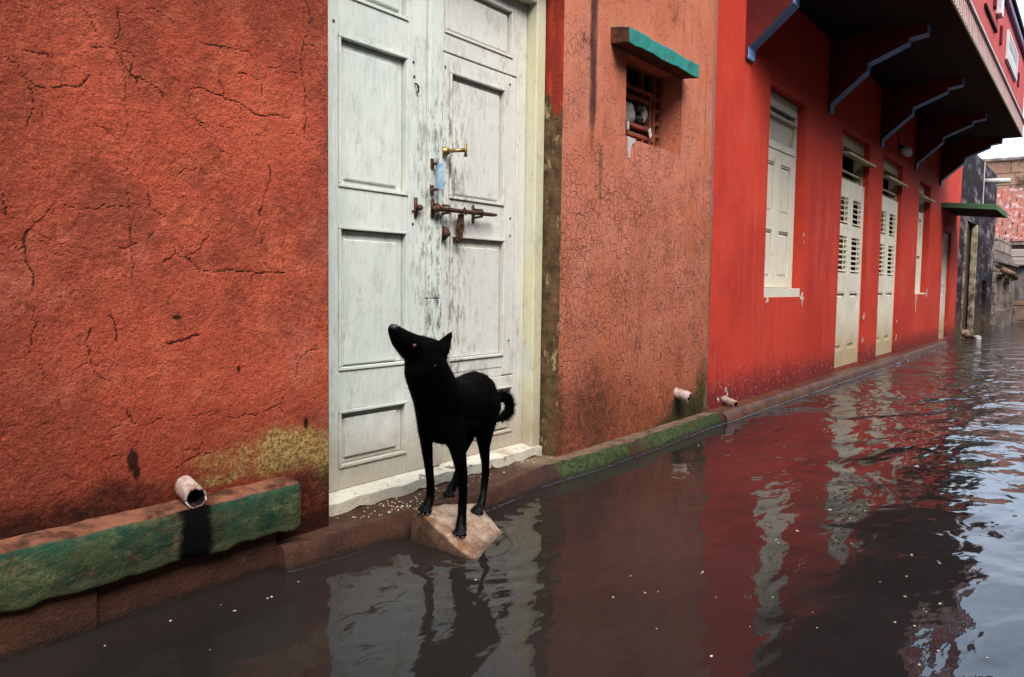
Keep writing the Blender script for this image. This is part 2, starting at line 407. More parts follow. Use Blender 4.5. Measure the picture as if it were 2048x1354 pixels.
def mat_water():
    m, n = M('muddy_flood_water')
    x, y, z = n.xyz()
    far = n.thr(n.add(x, n.mul(y,-.9)), 3.2, 7.5)            # the open street ripples more than the lee of the wall
    vfar = n.thr(x, 9., 16.)
    big = n.noise(1., 2, .4, n.map((1.5,2.6,1)), .6)
    mid = n.noise(1., 2, .45, n.map((4.2,7.0,1)), .5)
    sml = n.noise(1., 3, .5, n.map((13,24,1)), .3); rip = n.thr(n.add(x, n.mul(y,-.4)), 4.2, 10.)
    # rings spreading from the stone
    d = n.new('ShaderNodeVectorMath'); d.operation = 'DISTANCE'; n.put(d.inputs[0], n.pos()); d.inputs[1].default_value = (2.16,-.36,-.03)
    rr = n.add(d.outputs['Value'], n.mul(n.noise(3,2,.5),.12))
    ring = n.mul(n.math('SINE', n.mul(rr, 62.)), n.thr(rr,.95,.15))
    h = n.mul(big, n.add(.012, n.mul(far,.050)))
    h = n.add(h, n.mul(mid, n.add(.0040, n.add(n.mul(far,.008), n.mul(rip,.014)))))
    h = n.add(h, n.mul(sml, n.add(.0007, n.add(n.mul(rip,.0030), n.mul(vfar,.006)))))
    h = n.add(h, n.mul(ring,.0009))
    # surface tilts down past mid-street, shaped to reflect more sky
    wy = n.math('MAXIMUM', n.sub(n.sub(n.mul(n.sub(n.noise(.8,2,.4),.5), .5), 1.62), y), 0.)
    h = n.sub(h, n.mul(n.math('DIVIDE', n.mul(wy,wy), n.add(wy,.12)), .075))
    silt = n.mix(n.thr(n.noise(1.3,5,.6),.35,.65), (.026,.0195,.0170), (.019,.0145,.0125))
    n.b.inputs['IOR'].default_value = 1.34; n.b.inputs['Specular Tint'].default_value = (.44,.76,1,1)
    n.done(silt, .035, n.bump(h,1.,1.), .5); return m

MAT = {}
MAT['plaster'] = mat_plaster(); MAT['salmon'] = mat_salmon(); MAT['red'] = mat_red()
MAT['door'] = mat_door(); MAT['doorw'] = mat_door('weathered_warm_white_paint', (.84,.80,.69), (.76,.74,.66), 1.); MAT['cream'] = mat_door('weathered_cream_paint', (.74,.68,.42), (.72,.70,.52))
MAT['shutter'] = mat_paint('old_cream_paint', (.86,.79,.63), (.40,.31,.19), .45, zdirt=(.02,.5,(.50,.36,.18)))
MAT['flap'] = mat_paint('dusty_cream_paint', (.50,.40,.24), (.22,.15,.08), .5)
MAT['teal'] = mat_paint('teal_cement_paint', (.025,.27,.22), (.035,.11,.09), .95, chips=((.16,.27,.22),.62), grain=False, rough=.8, bumpd=.003)
MAT['lintel_end'] = mat_simple('bare_brown_cement', (.12,.045,.022), (.045,.02,.012), 25, .9, .005, 70)
MAT['ledge'] = mat_ledge_green(); MAT['step'] = mat_step(); MAT['rock'] = mat_rock(); MAT['rust'] = mat_rust()
MAT['brass'] = mat_simple('old_brass', (.50,.36,.13), (.28,.18,.06), 60, .42, .0005, 90, .5, .8)
MAT['blue_enamel'] = mat_simple('pale_blue_enamel', (.22,.42,.58), (.42,.60,.70), 50, .3, .0004, 90, .5)
MAT['pipe'] = mat_simple('limed_clay_pipe', (.55,.44,.38), (.30,.14,.07), 22, .7, .003, 60)
MAT['black'] = mat_simple('void_black', (.004,.004,.004), (.008,.006,.005), 10, .95)  # unlit depth of openings and pipe mouths put into flat black
def mat_reveal():
    m, n = M('half_painted_reveal')
    x, y, z = n.xyz()
    c = n.mix(n.thr(n.noise(14,7,.75),.38,.62), (.17,.10,.045), (.07,.038,.02))
    c = n.mix(n.mul(n.thr(n.noise(17,6,.75,n.map((1,1,.5),(2,2,9))),.55,.64),.9), c, (.46,.32,.16))
    c = n.mix(n.mul(n.thr(n.noise(60,5,.7),.58,.68),.6), c, (.03,.018,.01))
    edge = n.add(z, n.mul(n.math('SINE', n.mul(y, 55.)), .06)); edge = n.add(edge, n.mul(n.noise(1.,3,.5,n.map((20,60,3))),.12))
    c = n.mix(n.thr(edge,1.765,1.785), c, n.mix(n.thr(n.noise(1.,5,.6,n.map((30,30,4))),.4,.6), (.42,.045,.02), (.27,.03,.015)))
    n.done(c, .85, n.bump(n.noise(50,7,.7),.006,1.), .2); return m
MAT['brown_reveal'] = mat_reveal()
MAT['terracotta'] = mat_simple('terracotta_grille', (.36,.11,.065), (.22,.06,.035), 30, .85, .002, 90)
MAT['rag'] = mat_simple('grey_white_cloth', (.55,.52,.48), (.36,.33,.30), 20, .9, .004, 40)
MAT['dark_rag'] = mat_simple('black_cloth', (.03,.03,.03), (.08,.075,.07), 30, .9, .004, 60)
MAT['paper'] = mat_simple('white_paper', (.82,.82,.80), (.7,.7,.68), 20, .7, .0005)
MAT['blue'] = mat_paint('sky_blue_paint', (.20,.42,.76), (.08,.17,.34), .5, grain=False, rough=.6, bumpd=.002)
MAT['bracket_red'] = mat_simple('shade_dark_red', (.14,.011,.008), (.08,.007,.006), 3, .85, .002, 60)  # overhang's shade on the bracket sides is put into this dark red
MAT['soffit'] = mat_simple('shade_black_soffit', (.018,.010,.010), (.010,.007,.007), 3, .95, .002, 40)  # shade under the overhang put into the colour; the black eave shares it
MAT['pink'] = mat_simple('pink_red_limewash', (.58,.085,.075), (.50,.07,.06), 2, .8, .002, 60)
MAT['lilac'] = mat_simple('lilac_paint', (.50,.42,.62), (.42,.33,.52), 6, .7, .002, 60)
MAT['pale_trim'] = mat_simple('pale_trim_paint', (.62,.58,.52), (.50,.46,.40), 6, .7, .001, 60)
MAT['yellow_trim'] = mat_simple('pale_yellow_paint', (.55,.52,.30), (.44,.40,.22), 6, .7, .001, 60)
MAT['purple'] = mat_simple('purple_paint', (.13,.08,.20), (.24,.16,.32), 40, .7, .001, 60)
MAT['white'] = mat_simple('white_paint', (.78,.78,.76), (.66,.66,.66), 8, .6, .001, 60)
MAT['green'] = mat_paint('green_canopy_paint', (.10,.22,.11), (.06,.11,.05), .55, grain=False, rough=.7, bumpd=.002)
MAT['plinth'] = mat_simple('wet_rust_brown_cement', (.16,.060,.026), (.07,.028,.016), 8, .45, .006, 45, .45)
def mat_darkstone():
    m, n = M('black_stained_stone')
    x, y, z = n.xyz()
    st = n.noise(1., 8, .8, n.map((.9,.9,2.6)))
    row = n.noise(1., 4, .6, n.map((.25,.25,2.6)))
    c = n.mix(n.thr(n.add(st, n.mul(row,.40)),.70,.86), (.011,.008,.010), (.34,.28,.30))
    c = n.mix(n.mul(n.thr(n.noise(8,6,.7),.5,.66),.6), c, (.03,.020,.018))
    c = n.mix(n.mul(n.thr(z,.7,.1),.5), c, (.16,.10,.045))
    n.done(c, .85, n.bump(n.noise(22,7,.7),.02,1.), .25); return m
MAT['darkstone'] = mat_darkstone()
MAT['ochre'] = mat_simple('ochre_jamb', (.46,.38,.24), (.10,.065,.035), 5, .85, .006, 30)
MAT['plank'] = mat_simple('dark_red_plank', (.10,.035,.025), (.055,.02,.015), 8, .7, .003, 40)
def mat_brick(name, c0, c1, c2, mortar, sx, sz, yz=True):
    m, n = M(name)
    sw = n.new('ShaderNodeCombineXYZ'); X = n.xyz()
    n.put(sw.inputs[0], X[1] if yz else X[0]); n.put(sw.inputs[1], X[2])
    b = n.new('ShaderNodeTexBrick'); n.put(b.inputs['Vector'], n.warp(.05, 3., sw.outputs[0])); b.inputs['Scale'].default_value = 1.
    b.inputs['Brick Width'].default_value = sx; b.inputs['Row Height'].default_value = sz; b.inputs['Mortar Size'].default_value = .02
    n.put(b.inputs['Color1'], c0); n.put(b.inputs['Color2'], c1); n.put(b.inputs['Mortar'], mortar)
    c = n.mix(n.mul(n.thr(n.noise(2.2,7,.75),.48,.66),.8), b.outputs[0], c2)
    c = n.mix(n.mul(n.thr(n.noise(1.,8,.8,n.map((1.2,1.2,.6))),.48,.62),.85), c, (.030,.021,.019))
    n.done(c, .9, n.bump(n.sub(n.noise(14,6,.7), b.outputs['Fac']),.02,1.), .2); return m
MAT['brownbrick'] = mat_brick('weathered_brown_masonry', (.30,.17,.11), (.22,.11,.075), (.42,.27,.16), (.09,.05,.04), 1.5, .42)
MAT['greystone'] = mat_brick('grey_block_masonry', (.40,.34,.29), (.30,.24,.20), (.46,.30,.20), (.11,.08,.07), .55, .26, False)
MAT['paleplaster'] = mat_simple('faded_pink_plaster', (.50,.42,.40), (.62,.50,.46), 2.5, .9, .006, 20)
def mat_tile():
    m, n = M('orange_clay_tile')
    c = n.mix(n.thr(n.noise(1.6,6,.7),.4,.6), (.34,.105,.07), (.28,.12,.09))
    c = n.mix(n.mul(n.thr(n.noise(5,7,.8),.52,.64),.8), c, (.62,.52,.48))
    c = n.mix(n.mul(n.thr(n.noise(7,7,.8,n.map((1,1,1),(5,5,5))),.54,.64),.8), c, (.22,.06,.04))
    n.done(c, .85, n.bump(n.noise(14,6,.7),.006,1.), .2); return m
MAT['tile'] = mat_tile()
MAT['stonedark'] = mat_simple('sooty_stone', (.12,.09,.08), (.30,.24,.21), 3.5, .9, .015, 14, .25, 0., (1,1,.5))
MAT['water'] = mat_water()
MAT['mud'] = mat_simple('street_mud', (.10,.07,.05), (.07,.05,.035), 4, .9, .01, 20)
MAT['grain'] = mat_simple('pale_grain', (.80,.70,.48), (.65,.52,.30), 60, .6, .0005)
MAT['driftwood'] = mat_simple('wet_driftwood', (.34,.19,.13), (.18,.09,.06), 12, .55, .004, 40)
def mat_dog():
    m, n = M('wet_black_fur')
    f = n.noise(1., 5, .7, n.map((160,160,60)))
    c = n.mix(n.thr(f,.45,.65), (.0006,.0005,.0005), (.0013,.0011,.0010))
    wet = n.thr(n.add(n.xyz()[2], n.mul(n.noise(60,3,.6),.08)), .19,.10)
    n.done(c, n.mix(wet, (.65,)*3, (.22,)*3), n.bump(f,.0025,1.), .035)
    n.put(n.b.inputs['Specular IOR Level'], n.add(.03, n.mul(wet,.10))); return m
MAT['dog'] = mat_dog()
MAT['nose'] = mat_simple('moist_nose', (.030,.032,.042), (.018,.019,.026), 200, .3, .0006, 500, .5)
MAT['eye'] = mat_simple('reddened_eye', (.035,.012,.011), (.10,.035,.03), 150, .15, .0002, 300, .6)
MAT['sore'] = mat_simple('red_sore', (.07,.006,.005), (.04,.005,.004), 150, .4, .0005, 300, .5)
MAT['claw'] = mat_simple('wet_claw', (.05,.045,.045), (.09,.08,.08), 150, .2, .0002, 300, .6)

# ------------------------------------------------------------------ setting
def plane(name, x0, x1, y0, y1, z, mat, kind):
    b = MB(); b.add([(x0,y0,z),(x1,y0,z),(x1,y1,z),(x0,y1,z)], [(0,1,2,3)])
    o = b.build(name, mat); o['kind'] = kind; return o
plane('ground', -150, 250, -150, 150, -.35, MAT['mud'], 'structure')

# ------------------------------------------------------------------ wall surfaces with painted-on wear
CRACKS = [(0.0029, [(0.92, 1.401), (0.968, 1.415), (0.971, 1.405)]), (0.0029, [(0.936, 1.325), (0.975, 1.33), (1.023, 1.342), (1.046, 1.346), (1.073, 1.378)]), (0.0024, [(1.053, 1.536), (1.076, 1.513), (1.088, 1.493)]), (0.0029, [(1.144, 1.567), (1.146, 1.514), (1.136, 1.463), (1.157, 1.426), (1.185, 1.399), (1.221, 1.391), (1.252, 1.378), (1.272, 1.36)]), (0.0029, [(1.185, 1.399), (1.204, 1.366)]), (0.0024, [(1.186, 1.436), (1.176, 1.412)]), (0.0019, [(1.401, 1.536), (1.463, 1.544), (1.536, 1.548), (1.556, 1.535)]), (0.0029, [(1.347, 1.403), (1.407, 1.409), (1.457, 1.398), (1.493, 1.388), (1.534, 1.378), (1.576, 1.361), (1.628, 1.377), (1.691, 1.381)]), (0.0019, [(1.438, 1.442), (1.457, 1.419), (1.457, 1.398)]), (0.0019, [(1.502, 1.479), (1.552, 1.479), (1.59, 1.473), (1.598, 1.418)]), (0.0019, [(1.607, 1.515), (1.692, 1.523), (1.729, 1.524)]), (0.0019, [(1.764, 1.745), (1.778, 1.69), (1.753, 1.625), (1.739, 1.57), (1.753, 1.484), (1.762, 1.389), (1.757, 1.336)]), (0.0019, [(1.753, 1.625), (1.797, 1.624), (1.811, 1.586)]), (0.0019, [(1.686, 1.332), (1.709, 1.328), (1.733, 1.321)]), (0.0013, [(1.144, 1.561), (1.157, 1.408), (1.169, 1.227), (1.163, 1.053), (1.178, 0.841)]), (0.0029, [(1.216, 1.092), (1.225, 1.058), (1.277, 1.038)]), (0.0016, [(0.999, 1.043), (1.045, 1.041), (1.099, 1.048), (1.159, 1.053)]), (0.0029, [(0.862, 1.059), (0.863, 1.012)]), (0.0019, [(0.861, 1.029), (0.881, 1.03)]), (0.0024, [(0.877, 0.947), (0.889, 0.936), (0.905, 0.942)]), (0.0033, [(0.908, 0.965), (0.908, 0.937), (0.915, 0.892), (0.922, 0.846), (0.924, 0.823)]), (0.0019, [(0.906, 0.959), (0.92, 0.988), (0.959, 1.028), (0.985, 1.053)]), (0.0022, [(1.129, 0.949), (1.174, 0.954), (1.214, 0.962), (1.238, 0.996)]), (0.0025, [(1.405, 0.985), (1.363, 0.953), (1.333, 0.928), (1.296, 0.934), (1.261, 0.913)]), (0.0019, [(1.293, 0.956), (1.296, 0.934)]), (0.0025, [(1.333, 0.928), (1.369, 0.896), (1.408, 0.89), (1.463, 0.898), (1.529, 0.895), (1.563, 0.889), (1.606, 0.897), (1.679, 0.887)]), (0.0019, [(1.563, 0.889), (1.549, 0.856)]), (0.0021, [(1.618, 1.221), (1.618, 1.178), (1.599, 1.125), (1.582, 1.073), (1.577, 1.016), (1.589, 0.973)]), (0.0023, [(0.926, 0.789), (0.923, 0.753), (0.917, 0.722), (0.908, 0.684)]), (0.0025, [(1.059, 0.737), (1.048, 0.7), (1.054, 0.683), (1.059, 0.641), (1.067, 0.615), (1.079, 0.604), (1.109, 0.597)]), (0.0029, [(1.11, 0.771), (1.118, 0.747), (1.124, 0.7)]), (0.0043, [(1.268, 0.691), (1.287, 0.687), (1.305, 0.693), (1.33, 0.701), (1.373, 0.708)]), (0.0021, [(1.147, 0.517), (1.155, 0.499), (1.168, 0.482), (1.202, 0.469), (1.195, 0.45), (1.181, 0.429), (1.162, 0.41), (1.155, 0.394), (1.159, 0.349)]), (0.0019, [(1.202, 0.469), (1.247, 0.483)]), (0.0023, [(1.464, 0.458), (1.492, 0.447), (1.526, 0.46), (1.579, 0.453), (1.622, 0.466), (1.653, 0.473), (1.663, 0.498)]), (0.0019, [(1.641, 0.464), (1.663, 0.448)]), (0.0017, [(1.083, 0.389), (1.118, 0.396), (1.14, 0.396)]), (0.0023, [(1.289, 0.33), (1.319, 0.348), (1.366, 0.359), (1.402, 0.351)]), (0.0019, [(0.928, 0.655), (0.942, 0.624)]), (0.0019, [(1.111, 0.47), (1.137, 0.471)])]
def grid_wall(name, xs, zs, mat, parent, relief, attrs, holes=(), reveal=.25, y0=0., edge_jit=None):
    nx, nz = len(xs), len(zs)
    X, Z = np.meshgrid(np.array(xs), np.array(zs), indexing='ij')
    Y = y0 - relief(X, Z)
    if edge_jit is not None: X = X + edge_jit(X, Z)
    off = np.array(parent['_o'])
    V = np.stack([X, Y, Z], -1).reshape(-1, 3) - off
    I = np.arange(nx*nz).reshape(nx, nz)
    a = I[:-1,:-1]; b = I[1:,:-1]; c = I[1:,1:]; d = I[:-1,1:]
    F = np.stack([a,b,c,d], -1)
    cx = (np.array(xs)[:-1]+np.array(xs)[1:])/2; cz = (np.array(zs)[:-1]+np.array(zs)[1:])/2
    keep = np.ones((nx-1,nz-1), bool)
    for (hx0,hx1,hz0,hz1) in holes:
        keep &= ~(((cx>hx0)&(cx<hx1))[:,None] & ((cz>hz0)&(cz<hz1))[None,:])
    F = F[keep]
    vv = V.tolist(); ff = F.tolist()
    for (hx0,hx1,hz0,hz1) in holes:                     # reveals
        ix = [i for i,x in enumerate(xs) if hx0-1e-4 <= x <= hx1+1e-4]; iz = [i for i,z in enumerate(zs) if hz0-1e-4 <= z <= hz1+1e-4]
        loop = [I[i,iz[0]] for i in ix] + [I[ix[-1],k] for k in iz[1:]] + [I[i,iz[-1]] for i in ix[::-1][1:]] + [I[ix[0],k] for k in iz[::-1][1:-1]]
        n0 = len(vv)
        for q in loop:
            p = V[q]; vv.append([p[0], reveal-off[1], p[2]])
        L = len(loop)
        for k in range(L):
            ff.append([int(loop[k]), n0+k, n0+(k+1)%L, int(loop[(k+1)%L])])
    me = bpy.data.meshes.new(name); me.from_pydata(vv, [], ff); me.materials.append(mat)
    for an, fn in attrs.items():
        A = me.attributes.new(an, 'FLOAT', 'POINT'); w = np.zeros(len(vv)); w[:nx*nz] = fn(X, Z).reshape(-1); A.data.foreach_set('value', w.astype(np.float32))
    me.polygons.foreach_set('use_smooth', [True]*len(me.polygons)); me.update()
    o = bpy.data.objects.new(name, me); COL.objects.link(o); o.parent = parent; o['_o'] = tuple(off)
    e = o.modifiers.new('es','EDGE_SPLIT'); e.split_angle = R(50)
    return o

def seg_field(X, Z, segs):
    """darkness of a set of polylines (width in metres), with ragged edges"""
    out = np.zeros_like(X)
    wx = (vnoise(X, Z, 40, 3, 5)-.5)*.022; wz = (vnoise(X, Z, 40, 3, 6)-.5)*.022
    Xa, Za = X+wx, Z+wz
    wm = .45+1.1*vnoise(X, Z, 26, 3, 8)
    for (w, pts) in segs:
        for (x0,z0),(x1,z1) in zip(pts[:-1], pts[1:]):
            bx0, bx1 = min(x0,x1)-.04, max(x0,x1)+.04; bz0, bz1 = min(z0,z1)-.04, max(z0,z1)+.04
            s = (X>bx0)&(X<bx1)&(Z>bz0)&(Z<bz1)
            if not s.any(): continue
            px, pz = Xa[s]-x0, Za[s]-z0; dx, dz = x1-x0, z1-z0; L = dx*dx+dz*dz+1e-9
            t = np.clip((px*dx+pz*dz)/L, 0, 1); d = np.hypot(px-t*dx, pz-t*dz)
            ww = np.maximum(w*wm[s], .0022); out[s] = np.maximum(out[s], np.clip(1.2-d/ww, 0, 1)*np.clip(w*wm[s]/.0019, .25, 1))
    return out

plaster_house = thing('plaster_house', 'orange plastered house with the tall white double door, cracked walls and small grilled window', 'house', (2.5, 0, 0))
red_house = thing('red_house', 'bright red two-storey house with blue brackets carrying its overhanging upper floor', 'house', (10.5, 0, 0))

def rand_cracks(n, x0, x1, z0, z1, seed):
    r = random.Random(seed); L = []
    for _ in range(n):
        x, z = r.uniform(x0,x1), r.uniform(z0,z1); a = r.uniform(0,6.28); pts = [(x,z)]
        for _ in range(r.randint(2,5)):
            a += r.uniform(-.8,.8); s = r.uniform(.015,.05); x += s*math.cos(a); z += s*math.sin(a); pts.append((x,z))
        L.append((r.uniform(.0007,.0016), pts))
    return L
left_cracks = CRACKS + rand_cracks(60, .7, 1.83, .3, 2.0, 3) + rand_cracks(60, -2.5, .7, .3, 2.4, 4)

def left_relief(X, Z):
    r = .008*(vnoise(X,Z,4,3,1)-.5) + .0026*(vnoise(X,Z,30,3,2,.5)-.5) + .0022*(vnoise(X,Z,80,2,3)-.5)
    return r*np.where(X > .3, 1, .6)
def blob(X, Z, cx, cz, rx, rz):
    return np.clip(1.35-np.hypot((X-cx)/rx, (Z-cz)/rz), 0, 1)
def left_stain(X, Z):
    b = np.maximum(blob(X,Z,1.64,.325,.31,.085), blob(X,Z,1.825,.275,.05,.14))
    b = np.maximum(b, .8*blob(X,Z,1.44,.275,.14,.025))
    return b*(.45+1.2*vnoise(X,Z,11,4,23,.6))
def left_grime(X, Z):
    g = sstep(.42,.24,Z+.10*(vnoise(X,Z,9,4,21)-.5))*(.55+.45*sstep(1.4,1.1,X))*.9
    g = np.maximum(g, sstep(.33,.2,Z)*sstep(1.66,1.72,X)*.8); g = np.maximum(g, sstep(.16,.08,Z))
    for cx,cz,rx,rz in ((1.165,.375,.018,.035),(1.175,.34,.012,.03),(1.755,.40,.010,.022),(1.50,.60,.008,.012),(.79,.47,.010,.02),(1.30,.76,.018,.008)):
        g = np.maximum(g, 1.3*blob(X,Z,cx,cz,rx,rz))
    return g
xs = list(np.arange(-4, .55, .06)) + list(np.arange(.55, 1.8521, .0042)); xs[-1] = 1.852
zs = list(np.arange(-.36, -.02, .05)) + list(np.arange(-.02, 2.12, .0042)) + list(np.arange(2.14, 4.3, .06))
o = grid_wall('wall', xs, zs, MAT['plaster'], plaster_house, left_relief,
    {'crack': lambda X,Z: seg_field(X,Z,left_cracks), 'stain': left_stain, 'grime': left_grime})
o['label'] = 'rough orange plaster with branching cracks and an ochre stain'
# left jamb reveal and the wall above the door
b = MB()
zj = list(np.arange(-.36, 4.3, .03))
for z0, z1 in zip(zj[:-1], zj[1:]):
    b.add([(1.852,-.002,z0),(1.852,.30,z0),(1.852,.30,z1),(1.852,-.002,z1)], [(0,1,2,3)])
b.build('reveal', MAT['brown_reveal'], plaster_house)
b = MB(); b.box(1.852,3.287,.003,.3,2.30,4.28); b.build('wall', MAT['plaster'], plaster_house)

# right, salmon part
def sal_relief(X, Z):
    return .008*(vnoise(X,Z,3,3,31)-.5) + .003*(vnoise(X,Z,26,3,32)-.5)
def sal_streak(X, Z):
    c = 3.565+.02*(vnoise(X,Z,5,2,41)-.5)
    s = np.exp(-((X-c)/.05)**2)*sstep(1.15,1.9,Z)
    s += .75*np.exp(-((X-3.66)/.03)**2)*sstep(1.1,1.35,Z)*sstep(1.75,1.5,Z)
    s += .5*np.exp(-((X-4.80)/.05)**2)*sstep(1.0,1.3,Z)*sstep(1.8,1.5,Z)
    for cx, wd, st, z0, z1 in ((4.15,.05,.45,.5,1.1),(4.5,.04,.4,.7,1.5),(3.9,.03,.45,.9,1.5),(4.98,.02,.6,1.2,2.4),(4.62,.025,.6,2.2,2.6),(3.45,.03,.5,.3,.9)):
        s += st*np.exp(-((X-cx)/wd)**2)*sstep(z0,z0+.2,Z)*sstep(z1,z1-.2,Z)
    return np.clip(s, 0, 1.2)
def sal_algae(X, Z):
    a = blob(X,Z,4.86,.06,.36,.14); a = np.maximum(a, blob(X,Z,4.70,.10,.12,.10)*1.3); a = np.maximum(a, .72*sstep(4.7,5.05,X)*sstep(.75,.1,Z))
    return np.maximum(a, .75*sstep(.13,.03,Z)*sstep(4.0,4.6,X))
def sal_grime(X, Z):
    return np.clip(.5*blob(X,Z,3.62,.33,.30,.30)+.75*sstep(.55,.02,Z)+.8*sstep(3.36,3.29,X)*sstep(.9,.0,Z)+.5*blob(X,Z,3.45,1.9,.12,.5), 0, 1)
def sal_edge(X, Z):
    return sstep(5.04,5.11,X)*(.6+.5*vnoise(Z*0+2,Z,4,3,51)) 
hx0, hx1, hz0, hz1 = 3.915, 4.618, 1.655, 2.125
xs = sorted(set([round(v,4) for v in np.arange(3.287, 5.134, .013)] + [3.287, 5.134, hx0, hx1]))
zs = sorted(set([round(v,4) for v in np.arange(-.36, 3.2, .014)] + [hz0, hz1, 3.2, 4.28]))
o = grid_wall('wall', xs, zs, MAT['salmon'], plaster_house, sal_relief,
    {'streak': sal_streak, 'algae': sal_algae, 'grime': sal_grime, 'edge': sal_edge}, holes=[(hx0,hx1,hz0,hz1)], reveal=.2)
o['label'] = 'salmon plaster crazed all over with fine cracks'
b = MB(); b.add([(3.287,-.003,-.36),(3.287,.30,-.36),(3.287,.30,4.28),(3.287,-.003,4.28)], [(3,2,1,0)])
o = b.build('reveal', MAT['brown_reveal'], plaster_house); o['label'] = 'doorway reveal, red paint above a ragged edge and bare brown below'
# body of the house behind its front (back, sides, roof)
b = MB(); b.box(-4,-3.7,.32,5,-.36,4.28); b.box(4.84,5.13,.32,5,-.36,4.28); b.box(-4,5.13,5,5.3,-.36,4.28); b.box(-4.1,5.14,-.1,5.4,4.285,4.45)
b.box(-3.7,4.84,.33,.36,2.2,4.28); b.box(-3.7,1.84,.33,.36,-.36,2.2); b.box(3.3,4.84,.33,.36,-.36,2.2); b.box(1.84,3.3,.33,.36,-.36,2.2)
b.build('house_shell', MAT['lintel_end'], plaster_house)

# ---- doorway: frame, two leaves, ironwork
fr = MB()
fr.box(1.856,1.935,.092,.22,.03,2.30); fr.box(3.206,3.279,.092,.22,.04,2.30)
fr.box(1.935,3.206,.094,.22,2.17,2.30)
o = fr.build('door_frame', MAT['cream'], plaster_house, .006)
# thin bluish plaster lip between frame and wall
sl = MB()
n = 26
for i in range(n):                                        # battered timber sill
    xa = 1.858+(3.276-1.858)*i/n; xb = 1.858+(3.276-1.858)*(i+1)/n
    ja = .006*math.sin(i*2.1)+.004*math.sin(i*5.3); jb = .006*math.sin((i+1)*2.1)+.004*math.sin((i+1)*5.3)
    za0, zb0 = .034+ja, .034+jb
    ya, yb = .080+ja*.5, .080+jb*.5
    sl.add([(xa,ya,za0),(xb,yb,zb0),(xb,yb,.076+jb*.3),(xa,ya,.076+ja*.3),(xa,.165,.098),(xb,.165,.098),(xa,.22,za0),(xb,.22,zb0)],
           [(0,1,2,3),(3,2,5,4),(0,6,7,1)])
sl.build('door_sill', mat_paint('worn_sill_paint', (.74,.68,.52), (.26,.15,.08), .8, chips=((.15,.08,.045),.60), grain=False, rough=.75, bumpd=.004), plaster_house, clean=True)
# crack line across the sill and splits: dark gaps modelled as slivers of missing timber
LEFT = dict(x0=1.937, x1=2.503); RIGHT = dict(x0=2.592, x1=3.204)
YF, YB, YP = .150, .195, .178
def leaf(x0, x1, openings, zb, zt, extra=None):
    b = MB()
    b.box(x0, x1, .183, .20, zb, zt)                      # core board
    xs_ = sorted(set([x0, x1] + [o[0] for o in openings] + [o[1] for o in openings]))
    ox0 = min(o[0] for o in openings); ox1 = max(o[1] for o in openings)
    b.box(x0, ox0, YF, .184, zb, zt); b.box(ox1, x1, YF, .184, zb, zt)
    z = zb
    for (a0,a1,c0,c1) in sorted(openings, key=lambda q: q[2]):
        b.box(ox0+.0008, ox1-.0008, YF+.0015, .184, z, c0); z = c1
        if a1 < ox1-.004: b.box(a1, ox1-.0008, YF+.0012, .184, c0+.0006, c1-.0006)
        if a0 > ox0+.004: b.box(ox0+.0008, a0, YF+.0012, .184, c0+.0006, c1-.0006)
    b.box(ox0+.0008, ox1-.0008, YF+.0015, .184, z, zt)
    if extra: extra(b)
    return b
def panel(door, a0, a1, c0, c1, fld, pm='door'):
    b = MB()
    t = .013
    for (p0,p1,q0,q1) in ((a0,a1,c1-t,c1),(a0,a1,c0,c0+t),(a0,a0+t,c0+t,c1-t),(a1-t,a1,c0+t,c1-t)):   # ovolo moulding
        b.box(p0+.001, p1-.001, YF-.004, .182, q0+.0005, q1-.0005)
    f0,f1,g0,g1 = fld
    b.field(a0+t, a1-t, c0+t, c1-t, .1775, .1700, .003)
    b.field(f0-.003, f1+.003, g0-.003, g1+.003, .1700, .1600, .0035)
    o = b.build('panel', MAT[pm], door, .0022)
    return o
Lop = [(2.033,2.397,.175,.392),(2.033,2.397,.538,1.070),(2.033,2.397,1.208,1.752),(2.033,2.397,1.885,2.115)]
Lf = [(2.075,2.348,.212,.357),(2.074,2.345,.560,1.020),(2.075,2.341,1.242,1.705),(2.075,2.355,1.918,2.08)]
Rop = [(2.664,3.127,.164,.388),(2.660,3.050,.530,1.073),(2.650,3.040,1.222,1.753),(2.615,3.092,1.898,2.118)]
Rf = [(2.70,3.098,.186,.350),(2.684,3.018,.545,1.022),(2.690,3.004,1.247,1.716),(2.624,3.058,1.922,2.085)]
dl = leaf(LEFT['x0'], LEFT['x1'], Lop, .096, 2.168).build('door_leaf', MAT['door'], plaster_house, .0025)
dl['label'] = 'left door leaf with the plain pale panels'
for op, f in zip(Lop, Lf): panel(dl, *op, f)
b = MB()
for (z0, z1) in ((.096,.80),(.803,2.168)):
    b.box(2.505, 2.590, .136, .182, z0, z1)
b.box(2.512,2.518,.1345,.14,.10,2.16); b.box(2.577,2.583,.1345,.14,.10,2.16)
b.build('meeting_strip', MAT['door'], dl, .004)
def wk(b):
    pass
RL = MB()
# right leaf: an outer leaf with a low wicket inside it
RL.box(2.592,3.204,.184,.205,.096,2.168)
RL.box(3.131,3.204,YF,.185,.096,2.168)
RL.box(2.592,2.614,YF,.185,1.824,2.168); RL.box(3.093,3.1295,YF,.185,1.824,2.168)
RL.box(2.6148,3.0922,YF+.0015,.185,1.824,1.898); RL.box(2.6148,3.0922,YF+.0015,.185,2.118,2.168)
